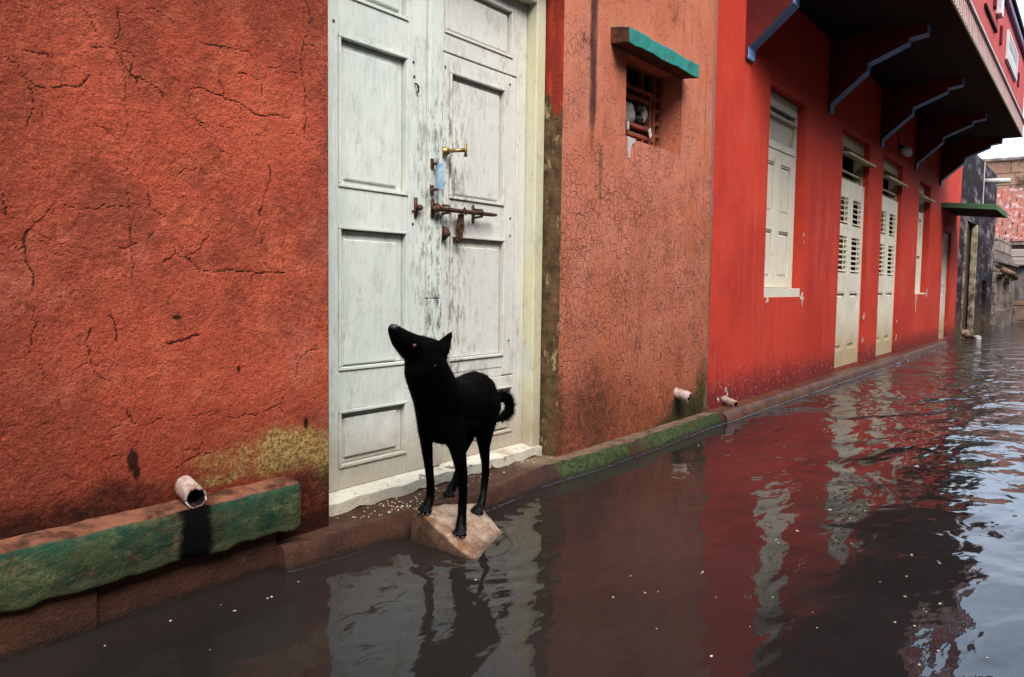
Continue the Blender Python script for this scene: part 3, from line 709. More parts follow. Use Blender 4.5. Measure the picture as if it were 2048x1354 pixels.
# wicket: stiles and rails
RL.box(2.592,2.649,YF+.002,.185,.096,1.818); RL.box(3.041,3.108,YF+.002,.185,.44,1.818)
RL.box(3.110,3.1295,YF+.003,.185,.44,1.818)
RL.box(2.6498,3.0402,YF+.0035,.185,1.753,1.818); RL.box(2.6498,3.0402,YF+.0035,.185,1.073,1.222); RL.box(2.6498,3.0402,YF+.0035,.185,.478,.530)
RL.box(2.6498,2.6592,YF+.004,.185,.5306,1.0724); 
RL.box(2.6498,3.1295,YF+.001,.185,.388,.4345); RL.box(2.6498,3.1295,YF+.0012,.185,.096,.164); RL.box(2.6498,2.6632,YF+.004,.185,.1646,.3874)
RL.box(2.6498,3.0402,YF+.006,.185,.4360,.4774)
dr = RL.build('door_leaf', MAT['doorw'], plaster_house, .0025)
dr['label'] = 'right door leaf with a wicket, dirty by the bolt'
for op, f in zip(Rop, Rf): panel(dr, *op, f, 'doorw')
# bolt across both leaves
YH = .136
bo = MB()
bo.tube([(2.505,.112,1.168),(2.62,.112,1.169),(2.80,.112,1.170),(2.905,.112,1.171),(2.93,.112,1.172)], [.0095,.0095,.0095,.0085,.006], 12)
for x, y0 in ((2.524,.134),(2.590,.146),(2.813,.1535)):        # staples: plate with two eyes and a hoop over the rod
    for sgn in (-1,1):
        bo.ball((x, y0-.002, 1.170+sgn*.027), .013, 12, 7, sc=(.8,.35,1.15))
    bo.box(x-.008, x+.008, y0-.006, y0+.004, 1.146, 1.194)
    bo.tube([(x,y0,1.152),(x,.100,1.156),(x,.094,1.170),(x,.100,1.184),(x,y0,1.188)], .0052, 8)
bo.ball((2.528,.106,1.170), .016, 12, 8); bo.ball((2.548,.104,1.169), .013, 12, 8)
bo.box(2.432,2.446,.142,.1505,1.128,1.206); bo.ball((2.452,.135,1.167), .013, 12, 8); bo.tube([(2.439,.146,1.167),(2.452,.132,1.167)], .008, 8)
bo.build('bolt', MAT['rust'], dr, 0, True)
# padlock / hasp tongue hanging on the bolt
pl = MB()
prof = [(-.012,1.160),(.012,1.160),(.014,1.128),(.021,1.112),(.018,1.086),(.014,1.076),(.018,1.060),(.016,1.044),(.006,1.036),(-.008,1.036),(-.017,1.046),(-.018,1.062),(-.013,1.078),(-.020,1.090),(-.020,1.112),(-.013,1.130)]
pl.prism([(2.703+u*.9-(1.16-v)*.10, v) for u, v in prof], 'y', .120, .137)
pl.tube([(2.698,.135,1.115),(2.698,.112,1.117)], .0055, 8); pl.ball((2.694,.116,1.056), .007, 8, 6)
pl.tube([(2.700,.128,1.158),(2.700,.105,1.185),(2.702,.095,1.170),(2.704,.105,1.155)], .0045, 8)
pl.build('padlock_hasp', MAT['rust'], dr, .002, False)
# rusty knob plate
kn = MB(); kn.tube([(2.606,.1515,1.074),(2.606,.143,1.074),(2.606,.138,1.074)], [.031,.031,.024], 18); kn.ball((2.606,.128,1.076), .018, 12, 8, sc=(1,.8,1.25)); kn.ball((2.612,.118,1.070), .009, 10, 6)
kn.build('door_knob', MAT['rust'], dr, 0, True)
# brass tap-shaped knob above
bk = MB(); bk.tube([(2.614,.1520,1.412),(2.614,.140,1.412),(2.614,.133,1.412)], [.020,.020,.013], 16)
bk.tube([(2.614,.138,1.412),(2.630,.095,1.414),(2.652,.070,1.417)], [.009,.0075,.009], 12); bk.tube([(2.655,.068,1.390),(2.655,.066,1.418),(2.655,.068,1.444)], [.009,.007,.008], 10)
bk.tube([(2.614,.146,1.412),(2.614,.128,1.412)], .0145, 14)
bk.build('brass_knob', MAT['brass'], dr, 0, True)
# blue enamelled pull handle on rusty feet
hd = MB()
for z in (1.350, 1.243):
    hd.box(2.512,2.530,.1285,.1355,z-.020,z+.020,1)
    hd.tube([(2.521,.130,z),(2.527,.098,z-.004 if z>1.3 else z+.004)], .0065, 8, mi=1)
hd.obox((2.528,.094,1.2965), (.010,-.004,0), (.003,.008,0), (0,0,.054), 0)
hd.build('pull_handle', [MAT['blue_enamel'], MAT['rust']], dl, .003)
# curled scrap of old hook on the left leaf
hk = MB(); hk.tube([(2.430,.147,1.655),(2.436,.140,1.650),(2.443,.138,1.640),(2.445,.139,1.626),(2.440,.146,1.617)], [.003,.004,.005,.004,.003], 8)
hk.build('broken_hook', MAT['rust'], dl, 0, True)
for (x,z) in ((2.012,1.786),(1.975,1.20),(1.975,1.12),(2.425,1.735),(2.43,1.68),(2.425,1.15),(2.425,1.10),(2.425,.50),(2.43,.47)):
    nl = MB(); nl.tube([(x,.1515,z),(x,.1475,z)], .0055, 10); nl.build('nail_head', MAT['rust'], dl)
for (x,z) in ((3.075,1.78),(3.09,1.17),(3.09,1.09),(3.09,.60),(2.62,1.76),(2.62,.55)):
    nl = MB(); nl.tube([(x,.154,z),(x,.1495,z)], .005, 10); nl.build('nail_head', MAT['rust'], dr)

# ---- small grilled window in the salmon wall
wn = MB()
wn.box(3.917,4.616,.196,.21,1.657,2.123)
win = wn.build('window', MAT['black'], plaster_house)
g = MB()
X0, X1, Z0, Z1 = 3.920, 4.612, 1.66, 2.12
gy0, gy1 = .125, .165
def bar(x0,x1,z0,z1,d=0): g.box(x0,x1,gy0+d,gy1+d,z0,z1)
for z in (1.734,1.787,1.942,1.996): bar(X0,4.46 if z in (1.787,1.942) else 4.53,z-.011,z+.011)
bar(4.450,4.474,1.66,1.998,.002); bar(4.503,4.527,1.66,2.10,.003); bar(4.592,4.614,1.66,2.10,.001); bar(4.365,4.383,1.66,1.734,.004); bar(4.352,4.370,1.942,2.10,.004)
for z in (1.70,1.768,1.84,1.915,1.985,2.05): g.obox((4.56,.145,z),(.034,0,.010),(0,.016,0),(-.002,0,.010))
g.build('grille', MAT['terracotta'], win, .003)
# teal lintel slab
lt = MB()
n = 14
b = lt
tx0, tx1 = 3.735, 4.605
for i in range(n):
    xa, xb = tx0+(tx1-tx0)*i/n, tx0+(tx1-tx0)*(i+1)/n
    rj = lambda k: .0022*math.sin(k*1.1+.5)+.0015*math.sin(k*2.7)
    b.add([(xa,-.112+rj(i),2.088+rj(i+3)),(xb,-.112+rj(i+1),2.088+rj(i+4)),(xb,-.110+rj(i+2),2.166+rj(i+6)),(xa,-.110+rj(i+1),2.166+rj(i+5)),
           (xa,.01,2.10),(xb,.01,2.10),(xb,.01,2.185),(xa,.01,2.185)], [(0,1,2,3)], 0)
    k = len(b.v)-8
    for f, mi in (((3,2,6,7),0),((4,5,1,0),1)):
        b.f.append(tuple(k+q for q in f)); b.m.append(mi)
k0 = 0; b.f.append((0,3,7,4)); b.m.append(1); k1 = len(b.v)-8; b.f.append((k1+1,k1+5,k1+6,k1+2)); b.m.append(0)
lt.build('lintel', [MAT['teal'], MAT['lintel_end']], plaster_house, .004, clean=True)
# stuffing pushed behind the grille: separate things
def crumple(name, mat, c, sx, sy, sz, seed, label, cat, grp=None):
    b = MB(); r = random.Random(seed); b.ball((0,0,0), 1., 40, 26)
    vs = []
    for p in b.v:
        d = Vector(p); k = .55+.6*vnoise(np.array([p[0]*1.5+seed]), np.array([p[2]*1.5+p[1]+9]), 1.6, 3, 61)[0]+.35*abs(vnoise(np.array([p[0]*3+seed]), np.array([p[2]*3+2*p[1]+4]), 2.2, 3, 62)[0]-.5)*2
        vs.append((c[0]+d.x*sx*k, c[1]+d.y*sy*k, c[2]+d.z*sz*k))
    b.v = vs; o = b.build(name, mat, None, 0, True); return tag(o, label, cat, grp)
crumple('rag', MAT['rag'], (4.205,.150,1.845), .075,.030,.075, 3, 'pale grey rag stuffed behind the grille of the small window', 'rag')
crumple('rag', MAT['dark_rag'], (4.325,.135,1.885), .035,.030,.026, 5, 'black knotted rag, upper of the two in the small window grille', 'rag')
crumple('rag', MAT['dark_rag'], (4.320,.135,1.828), .040,.028,.026, 6, 'charcoal rag, lower of the two in the small window grille', 'rag')
crumple('rag', MAT['rag'], (4.395,.142,1.868), .036,.022,.050, 8, 'beige rag beside the two black ones in the small window', 'rag')
pp = MB(); pp.obox((4.566,.095,1.668), (.026,.008,.004), (-.005,.020,0), (0,0,.009)); tag(pp.build('paper_scrap', MAT['paper'], None, .002), 'white paper scrap lying on the sill of the small window', 'paper')
pp = MB(); pp.obox((4.43,.112,1.765), (.020,.004,.012), (0,.004,0), (-.010,0,.022)); tag(pp.build('paper_scrap', MAT['paper'], None, .002), 'white paper scrap wedged in the lower bars of the small window', 'paper')
pp = MB(); pp.obox((4.152,.112,1.765), (.014,.004,.0), (0,.006,0), (0,0,.022)); tag(pp.build('paper_scrap', MAT['paper'], None, .002), 'white paper scrap at the left edge of the small window', 'paper')
# a run of pale droppings below the window sill
dp = MB()
pts = [(3.925,1.662),(4.03,1.660),(4.02,1.640),(3.985,1.625),(3.972,1.59),(3.965,1.552),(3.955,1.545),(3.947,1.556),(3.942,1.60),(3.935,1.64)]
dp.prism(pts, 'y', -.0045, .004); dp.build('whitewash_run', MAT['paleplaster'], plaster_house)

# ---- green ledge, foundation and doorstep
b = MB(); n = 190
LX = np.linspace(-4, 1.668, n)
def lj(k, s): return float(vnoise(np.array([k*.13+s]), np.array([s*3.3]), 1.7, 4, 71)[0]-.5)
rings = []
for i, x in enumerate(LX):
    tb = .086+.030*lj(i*3,1)+(.012*lj(i*9,4)); tt = .237+.012*lj(i*2,2); yf = -.086+.008*lj(i*2,3)
    if i == n-1: yf += .006
    rings.append([(x,.01,tb+.01),(x,yf+.004,tb),(x,yf-.002,tb+.02),(x,yf,tt-.014),(x,yf+.010,tt),(x,.01,tt+.004+.006*lj(i,6))])
for i in range(n-1):
    for k in range(5):
        A, Bq = rings[i], rings[i+1]
        b.add([A[k],Bq[k],Bq[k+1],A[k+1]], [(0,1,2,3)])
b.add(rings[-1], [(0,1,2,3,4,5)])
lo = b.build('ledge', MAT['ledge'], plaster_house, .006, True, True); lo['label'] = 'green algae-covered cement ledge'
e = lo.modifiers.new('es','EDGE_SPLIT'); e.split_angle = R(45)
b = MB(); b.box(-4,1.03,-.064,.01,-.36,.112); b.box(1.034,1.60,-.048,.01,-.36,.110)
b.build('foundation', MAT['step'], plaster_house, .008)
WZ = -.030                                               # flood level
ST_TOP = [(1.6,-.112),(2.1,-.128),(2.5,-.172),(2.75,-.140),(3.0,-.100),(3.2,-.108),(3.45,-.138),(3.65,-.150),(4.2,-.126),(4.85,-.112),(5.12,-.122)]
ST_BOT = [(1.6,-.122),(1.9,-.148),(2.06,-.168),(2.5,-.186),(2.75,-.165),(2.93,-.140),(3.4,-.172),(3.63,-.168),(4.09,-.172),(4.38,-.158),(4.84,-.142),(5.12,-.148)]
b = MB(); n = 240; edge_line = []
SX = np.linspace(1.585, 5.12, n); rings = []
for i, x in enumerate(SX):
    mo = 1 if x > 3 else .4
    j1, j2, j3 = .012*lj(i*2,11)+.016*lj(i*6,15), .014*lj(i*2,12)+.010*lj(i*7,18), .008*lj(i*2,13)+.008*lj(i*7,16)
    yt = lerp_tab(x, ST_TOP)+j1*mo; yb = min(lerp_tab(x, ST_BOT)+j2*mo, yt-.004); zt = .046+j3*mo
    if i == 0: yt += .012; yb += .010
    rings.append([(x,.24,.034),(x,-.004,.032),(x,yt+.030,zt-.002),(x,yt+.007,zt),(x,yt,zt-.010),(x,(yt*2+yb)/3+.010*lj(i*5,17)*mo,.014),(x,yb,WZ),(x,yb-.010,-.36)])
    edge_line.append((x, yb))
for i in range(n-1):
    for k in range(7):
        A, Bq = rings[i], rings[i+1]; b.add([A[k],A[k+1],Bq[k+1],Bq[k]], [(0,1,2,3)])
b.add(rings[0]+[(SX[0],.24,-.36)], [tuple(range(9))]); b.add(rings[-1]+[(SX[-1],.24,-.36)], [tuple(range(8,-1,-1))])
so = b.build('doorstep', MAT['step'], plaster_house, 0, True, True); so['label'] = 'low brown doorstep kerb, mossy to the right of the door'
e = so.modifiers.new('es','EDGE_SPLIT'); e.split_angle = R(42)
# drain pipes
rr = random.Random(5)
def drain(p0, p1, ro, ri, parent, label, mouth=MAT['black']):
    b = MB(); bite = [rr.uniform(0,.012) for _ in range(20)]
    b.pipe(p0, p1, ro, ri, 20, 0, 1, bite); o = b.build('drain_pipe', [MAT['pipe'], mouth], parent, 0, True)
    o['label'] = label; e = o.modifiers.new('es','EDGE_SPLIT'); e.split_angle = R(50)
drain((1.322,.03,.281), (1.294,-.094,.260), .030, .025, plaster_house, 'broken clay drain pipe above the green ledge')
drain((4.645,.03,.215), (4.662,-.090,.183), .033, .027, plaster_house, 'drain pipe stub low on the salmon wall')

# grain spilled on the step (nobody could count it)
b = MB()
for _ in range(125):
    u = random.gauss(2.13,.16) if random.random() < .75 else random.uniform(2.3,3.25)
    if not 1.92 < u < 3.25: continue
    y = random.uniform(-.09,.075) if u < 2.4 else random.uniform(-.06,.07)
    r = random.uniform(.0018,.0036); b.ball((u,y,.0455+r*.5-.012*max(0,(y+.1)/.17)*0-.010*max(0,min(1,(y+.09)/.08))), r, 7, 5, sc=(1,1.2,.8))
tag(b.build('spilled_grain', MAT['grain'], None, 0, True), 'pale grain and crumbs spilled along the doorstep before the white door', 'grain', None, 'stuff')

# stone in the water before the step
def rock_z(x, y): return .086-.1575*(x-2.045)+.446*(y+.235)
b = MB(); nu, nv = 44, 40
A, Bc, Cc, Dc = (2.062,-.192), (2.425,-.196), (2.285,-.520), (2.020,-.530)
top = []
for i in range(nu+1):
    u = i/nu; row = []
    for j in range(nv+1):
        v = j/nv
        x = (A[0]*(1-u)+Bc[0]*u)*(1-v)+(Dc[0]*(1-u)+Cc[0]*u)*v; y = (A[1]*(1-u)+Bc[1]*u)*(1-v)+(Dc[1]*(1-u)+Cc[1]*u)*v
        nn = vnoise(np.array([x]), np.array([y]), 9, 4, 81)[0]-.5
        ed = min(u,1-u,v,1-v); rim = .020*max(0,1-ed/.09)**2
        row.append((x+.020*(vnoise(np.array([y+3]), np.array([x]), 14, 3, 82)[0]-.5), y+.012*nn, rock_z(x,y)+.022*nn-rim))
    top.append(row)
for i in range(nu):
    for j in range(nv): b.add([top[i][j],top[i][j+1],top[i+1][j+1],top[i+1][j]], [(0,1,2,3)])
per = [top[i][0] for i in range(nu+1)]+[top[nu][j] for j in range(1,nv+1)]+[top[i][nv] for i in range(nu-1,-1,-1)]+[top[0][j] for j in range(nv-1,0,-1)]
L = len(per); cxm, cym = 2.19, -.35
lev = [per]
for s, dz in ((1,.05),(2,.11),(3,.18)):
    ring = []
    for k, p in enumerate(per):
        nn = vnoise(np.array([k*.12]), np.array([s*1.7]), 1.5, 3, 83)[0]-.5
        ring.append((p[0]+(p[0]-cxm)*(.0+.02*s)+.014*nn, p[1]+(p[1]-cym)*.01*s+.010*nn, p[2]-dz))
    lev.append(ring)
for q in range(3):
    for k in range(L): b.add([lev[q][k],lev[q][(k+1)%L],lev[q+1][(k+1)%L],lev[q+1][k]], [(3,2,1,0)])
ro = b.build('stone_slab', MAT['rock'], None, 0, True, True)
tag(ro, 'tilted ochre stone slab in the water against the doorstep, dog standing on it', 'stone')
e = ro.modifiers.new('es','EDGE_SPLIT'); e.split_angle = R(60)

# ------------------------------------------------------------------ red house
S1, S2, S3, S4, S5 = 5.640, 7.755, 9.889, 11.992, 14.047
RW = [(6.200,7.143,.786,2.402),(8.335,9.462,.050,2.400),(10.145,11.252,.050,2.392),(12.430,13.342,.790,2.355),(14.66,15.52,.03,1.80)]
xs = sorted(set([5.134,16.42]+[h[0] for h in RW]+[h[1] for h in RW]+[round(v,3) for v in np.arange(5.2,16.4,.12)]))
zs = sorted(set([-.36,5.0]+[h[2] for h in RW]+[h[3] for h in RW]+[round(v,3) for v in np.arange(-.3,5,.12)]))
o = grid_wall('wall', xs, zs, MAT['red'], red_house, lambda X,Z: .006*(vnoise(X,Z,1.2,3,91)-.5), {}, holes=RW, reveal=.16)
o['label'] = 'smooth bright red limewashed front wall'
b = MB(); b.box(5.14,5.44,.17,5,-.36,5.0); b.box(16.12,16.415,.004,5,-.36,5.0); b.box(5.14,16.415,5,5.3,-.36,5.0)
b.box(5.44,16.12,.36,.40,-.36,5.0); b.box(5.1,16.5,-.05,5.4,5.005,5.15)
b.build('house_shell', MAT['bracket_red'], red_house)
b = MB(); n = 160; PX = np.linspace(5.121,14.62,n); rings = []
for i, x in enumerate(PX):
    w = -.128+.012*lj(i*2,21)+.008*lj(i*6,23); wb = w-.026+.008*lj(i*3,24)
    zt = .042+.006*lj(i*2,22)+.005*lj(i*7,25)
    rings.append([(x,.05,zt-.008),(x,w+.03,zt-.001),(x,w+.008,zt),(x,w,zt-.010),(x,(w+wb)/2,.010),(x,wb,WZ),(x,wb-.01,-.36)])
    edge_line.append((x, wb))
for i in range(n-1):
    for k in range(6): b.add([rings[i][k],rings[i][k+1],rings[i+1][k+1],rings[i+1][k]], [(0,1,2,3)])
b.add(rings[-1]+[(PX[-1],.05,-.36)], [tuple(range(7,-1,-1))])
po = b.build('plinth', MAT['plinth'], red_house, 0, True, True); po.modifiers.new('es','EDGE_SPLIT').split_angle = R(42)
drain((5.455,.03,.088), (5.405,-.105,.056), .025, .020, red_house, 'short drain pipe at the foot of the red wall')

# window with two shuttered leaves and a tilted top flap
def shutters(hole, parent, label, dep=.078):
    x0,x1,z0,z1 = hole; xm = (x0+x1)/2; w = x1-x0
    f = MB()
    f.box(x0+.002,x0+.05,dep,.158,z0,z1-.002); f.box(x1-.045,x1-.002,dep,.158,z0,z1-.002); f.box(x0+.05,x1-.045,dep,.158,z1-.11,z1-.002); f.box(x0-.004,x1-.006,dep-.072,.158,z0-.012,z0+.07)
    f.box(x0+.05,x1-.045,dep-.004,.150,z1-.43,z1-.375)
    wnd = f.build('window', MAT['shutter'], parent, .004); wnd['label'] = label
    t = MB()                                               # flap, open a little inwards at its top
    zt = z1-.155
    t.obox((xm,dep+.035,(z1-.375+zt)/2), ((w-.10)/2,0,0), (0,.012,.0), (0,-.030,(zt-z1+.375)/2))
    t.build('top_flap', MAT['shutter'], wnd, .003)
    st = MB(); st.tube([(x1-.10,dep-.012,z1-.19),(x1-.16,dep-.004,z1-.36)], .008, 8); st.tube([(x0+.06,dep-.01,z1-.185),(x1-.06,dep-.01,z1-.185)], .012, 10); st.build('flap_stay', MAT['flap'], wnd)
    zb, ztop, zmid = z0+.075, z1-.435, z0+.60
    for (a,c) in ((x0+.052,xm-.003),(xm+.003,x1-.047)):
        L = MB(); sw = .075
        L.box(a,c,dep+.030,dep+.045,zb,ztop)
        L.box(a,a+sw,dep+.002,dep+.031,zb,ztop); L.box(c-sw,c,dep+.002,dep+.031,zb,ztop)
        for (p,q) in ((zb,zb+.09),(zmid-.06,zmid+.09),(ztop-.10,ztop)): L.box(a+sw+.0006,c-sw-.0006,dep+.0035,dep+.031,p,q)
        lf = L.build('shutter_leaf', MAT['shutter'], wnd, .003)
    for (a,c) in ((x0+.052,xm-.003),(xm+.003,x1-.047)):
        for (p,q) in ((zb+.09,zmid-.06),(zmid+.09,ztop-.10)):
            P = MB(); P.box(a+.076,c-.076,dep+.012,dep+.031,q-.014,q-.001); P.field(a+.077,c-.077,p+.002,q-.015,dep+.0285,dep+.016,.02); P.build('panel', MAT['shutter'], wnd, .002)
    return wnd
def shut(hole, label): return shutters(hole, red_house, label)
shut(RW[0], 'closed cream shutters with a top flap')

def louvre_door(hole, parent, label, dep=.040, flapz=2.175):
    x0,x1,z0,z1 = hole; xm = (x0+x1)/2; top = 1.955
    f = MB()
    f.box(x0+.001,x0+.045,dep+.02,.158,top,z1-.002); f.box(x1-.045,x1-.001,dep+.02,.158,top,z1-.002); f.box(x0+.045,x1-.045,dep+.02,.158,z1-.115,z1-.002)
    f.box(x0+.045,x1-.045,dep+.05,.158,top,top+.05)
    fr = f.build('door_frame', MAT['flap'], parent, .003)
    L = MB()
    st = .105; cs = .092
    cols = ((x0+st,xm-cs),(xm+cs,x1-st))
    zr = [z0+.008, z0+.18, z0+.775, z0+.97, z0+1.34, z0+1.46, z0+1.73, top]
    L.box(x0+.003,x0+st,dep,dep+.04,zr[0],top); L.box(x1-st,x1-.003,dep,dep+.04,zr[0],top)
    L.box(xm-cs,xm-.002,dep,dep+.04,zr[0],top); L.box(xm+.002,xm+cs,dep,dep+.04,zr[0],top)
    for (a,c) in cols:
        for (p,q) in ((zr[0],zr[1]),(zr[2],zr[3]),(zr[4],zr[5]),(zr[6],top)): L.box(a+.0005,c-.0005,dep+.0015,dep+.04,p,q)
    d = L.build('louvred_door', MAT['shutter'], parent, .003); d['label'] = label
    for (a,c) in cols:
        P = MB(); P.box(a,c,dep+.028,dep+.038,zr[1],zr[2]); P.field(a+.03,c-.03,zr[1]+.03,zr[2]-.03,dep+.029,dep+.012,.02); P.box(a+.001,c-.001,dep+.004,dep+.028,zr[2]-.016,zr[2]-.002)
        P.build('panel', MAT['shutter'], d, .002)
        for (p,q,ns) in ((zr[3],zr[4],7),(zr[5],zr[6],5)):
            V = MB()
            for k in range(ns):
                zc = p+(q-p)*(k+.5)/ns
                V.obox(((a+c)/2,dep+.020,zc), ((c-a)/2+.004,0,0), (0,.018,.010), (0,-.002,.0035))
            V.tube([((a+c)/2+.02,dep-.004,p+.01),((a+c)/2+.02,dep-.004,q-.01)], .005, 6)
            V.build('louvre_slats', MAT['shutter'], d)
    hb = MB(); hb.box(x0+.05,x1-.05,.150,.157,z0+.02,top); hb.build('inner_curtain', MAT['flap'], d)
    T = MB()
    yo = -.070
    T.obox((xm+.005,(yo+.045)/2,flapz+.004), ((x1-x0)/2-.012,0,0), (0,(.045-yo)/2,.010), (0,0,.010))
    T.build('transom_flap', MAT['flap'], fr, .003)
    ro_ = MB(); ro_.tube([(x0+.03,dep+.01,2.03),(x1-.2,dep+.01,2.03)], .012, 8); ro_.build('curtain_rod', MAT['flap'], fr)
    return d
louvre_door(RW[1], red_house, 'near louvred cream double door')
louvre_door(RW[2], red_house, 'far louvred cream double door', flapz=2.150)
def narrow_window(hole, parent):
    x0,x1,z0,z1 = hole; dep = .085
    f = MB(); f.box(x0+.001,x0+.05,dep,.158,z0,z1-.002); f.box(x1-.05,x1-.001,dep,.158,z0,z1-.002); f.box(x0+.05,x1-.05,dep,.158,z1-.12,z1-.002); f.box(x0-.002,x1-.002,dep-.07,.158,z0-.012,z0+.02)
    w = f.build('window', MAT['shutter'], parent, .003); w['label'] = 'window with cream leaves and a tilted flap beyond the louvred doors'
    xm = (x0+x1)/2
    for (a,c) in ((x0+.052,xm-.002),(xm+.002,x1-.052)):
        L = MB(); L.box(a,c,dep+.03,dep+.045,z0+.022,1.97); L.box(a,a+.07,dep,dep+.031,z0+.022,1.97); L.box(c-.07,c,dep,dep+.031,z0+.022,1.97)
        for (p,q) in ((z0+.022,z0+.11),(z0+.55,z0+.68),(1.87,1.97)): L.box(a+.0706,c-.0706,dep+.0015,dep+.031,p,q)
        L.build('shutter_leaf', MAT['shutter'], w, .003)
    T = MB(); T.obox((xm,-.005,2.140), ((x1-x0)/2-.012,0,0), (0,.065,.010), (0,0,.011)); T.build('top_flap', MAT['flap'], w, .003)
narrow_window(RW[3], red_house)
x0,x1,z0,z1 = RW[4]
d = MB(); d.box(x0+.002,x0+.06,.05,.158,z0,z1-.002); d.box(x1-.06,x1-.002,.05,.158,z0,z1-.002); d.box(x0+.06,x1-.06,.05,.158,z1-.06,z1-.002)
xm = (x0+x1)/2
d.box(x0+.061,xm-.002,.075,.11,z0,z1-.062); d.box(xm+.002,x1-.061,.075,.11,z0,z1-.062)
for (a,c) in ((x0+.10,xm-.05),(xm+.05,x1-.10)):
    for (p,q) in ((z0+.12,z0+.75),(z0+.88,z1-.18)): d.field(a,c,p,q,.0745,.064,.02)
d5 = d.build('side_door', MAT['shutter'], red_house, .003); d5['label'] = 'plain cream door under the green canopy'

# stepped brackets
prof = [(.02,2.452),(-.022,2.456),(-.026,2.530),(-.322,2.780),(-.326,2.842),(-.650,2.974),(-.652,3.010),(-.795,3.030),(-.798,3.112),(.02,3.112)]
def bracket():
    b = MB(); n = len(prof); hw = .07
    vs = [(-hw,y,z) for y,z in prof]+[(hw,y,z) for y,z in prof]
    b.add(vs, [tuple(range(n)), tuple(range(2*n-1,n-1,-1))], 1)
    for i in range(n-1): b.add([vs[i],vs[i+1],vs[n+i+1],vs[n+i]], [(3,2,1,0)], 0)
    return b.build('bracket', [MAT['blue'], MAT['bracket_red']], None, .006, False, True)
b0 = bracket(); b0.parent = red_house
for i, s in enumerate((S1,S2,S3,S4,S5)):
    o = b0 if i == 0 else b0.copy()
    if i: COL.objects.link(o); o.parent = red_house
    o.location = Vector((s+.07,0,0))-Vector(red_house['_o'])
# overhanging upper floor
FY = -1.040; UX0, UX1 = S1+.01, 14.19
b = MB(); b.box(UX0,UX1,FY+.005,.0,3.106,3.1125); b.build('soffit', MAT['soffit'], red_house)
b = MB(); b.box(UX0,UX1,FY+.004,-.002,3.1605,4.20); b.build('upper_storey', MAT['pink'], red_house)
b = MB(); b.box(UX0-.01,UX1+.01,FY-.012,FY+.004,3.100,3.1125); b.build('edge_strip', MAT['yellow_trim'], red_house, .003)
b = MB(); b.box(UX0-.002,UX1+.002,FY-.004,FY+.0295,3.113,3.335)
b.box(UX0-.006,UX1+.006,FY-.030,FY+.003,3.312,3.336,1)
k = 0; x = UX0+.03
while x < UX1-.03:
    b.obox((x,FY-.006,3.212), (.011,0,-.004), (0,.004,0), (.010,0,.086), 2)
    b.obox((x+.055,FY-.006,3.212), (.020,0,.004), (0,.004,0), (-.006,0,.088), 1)
    b.ball((x+.03,FY-.008,3.296), .012, 8, 5, mi=3)
    x += .105
b.build('fascia_band', [MAT['lilac'], MAT['pale_trim'], MAT['pink'], MAT['purple']], red_house)
b = MB(); b.box(UX0-.004,UX1+.004,FY-.035,FY+.01,4.140,4.215)
x = UX0
while x < UX1: b.box(x,x+.05,FY-.048,FY-.030,4.150,4.195,1); x += .10
b.build('cornice', [MAT['purple'], MAT['lilac']], red_house)
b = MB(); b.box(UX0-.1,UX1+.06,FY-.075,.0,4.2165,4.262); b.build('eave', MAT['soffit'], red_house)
b = MB(); b.box(11.37,12.58,FY-.004,FY+.005,3.60,3.91,2)
for q in range(7): b.obox((11.46+q*.17,FY-.016,3.755), (.012,0,0), (0,.006,0), (.05,0,.14), 1)
for q in range(7): b.obox((11.46+q*.17,FY-.018,3.755), (.012,0,0), (0,.006,0), (-.05,0,.14), 1)
b.box(11.33,12.62,FY-.026,FY,3.585,3.61,1); b.box(11.33,12.62,FY-.026,FY,3.90,3.925,1); b.box(11.33,11.37,FY-.026,FY,3.61,3.90,1); b.box(12.58,12.62,FY-.026,FY,3.61,3.90,1)
lw = b.build('lattice_panel', [MAT['white'], MAT['white'], MAT['stonedark']], red_house); lw['label'] = 'white lattice panel high on the pink wall'
b = MB(); b.obox((9.72,FY-.006,3.62), (.50,0,0), (0,.014,0), (0,0,.016)); b.build('slot', MAT['black'], red_house)
for q in ((9.93,10.05,3.80,4.10),(10.66,10.74,3.60,3.80),(12.98,13.06,3.60,3.78)):
    b = MB(); b.box(q[0],q[1],FY-.02,FY+.004,q[2],q[3]); b.build('red_vent', MAT['bracket_red'], red_house, .004)
b = MB(); b.box(10.20,10.40,FY-.05,FY+.004,3.80,4.02); b.build('meter_box', MAT['white'], red_house, .006)
b = MB(); b.tube([(14.15,FY+.02,3.30),(14.15,FY-.16,3.29)], .03, 12); b.build('rainwater_spout', MAT['pink'], red_house)
# green canopy over the last door
b = MB(); b.prism([(.02,2.145),(-.745,2.075),(-.755,2.155),(.02,2.225)], 'x', 14.33, 16.02)
cn = b.build('canopy', [MAT['green']], red_house, .005, False, True); cn['label'] = 'green slab canopy over the last door'
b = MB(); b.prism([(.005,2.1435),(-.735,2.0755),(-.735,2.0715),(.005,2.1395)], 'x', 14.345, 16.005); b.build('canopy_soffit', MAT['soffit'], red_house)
# lamp on the wall between brackets three and four
lamp = thing('wall_lamp', 'small white bare-bulb lamp on the red wall below the overhang', 'lamp', (10.92,0,2.54))
b = MB(); b.tube([(10.92,.0,2.60),(10.92,-.02,2.60),(10.92,-.05,2.575)], [.035,.03,.022], 12); b.tube([(10.80,-.006,2.76),(10.85,-.006,2.66),(10.92,-.006,2.61)], .006, 6); b.build('holder', MAT['black'], lamp, 0, True)
b = MB(); b.tube([(10.92,-.05,2.575),(10.925,-.075,2.55),(10.93,-.105,2.52)], [.03,.05,.062], 14); b.ball((10.932,-.105,2.515), .052, 14, 9); b.build('bulb', MAT['white'], lamp, 0, True)
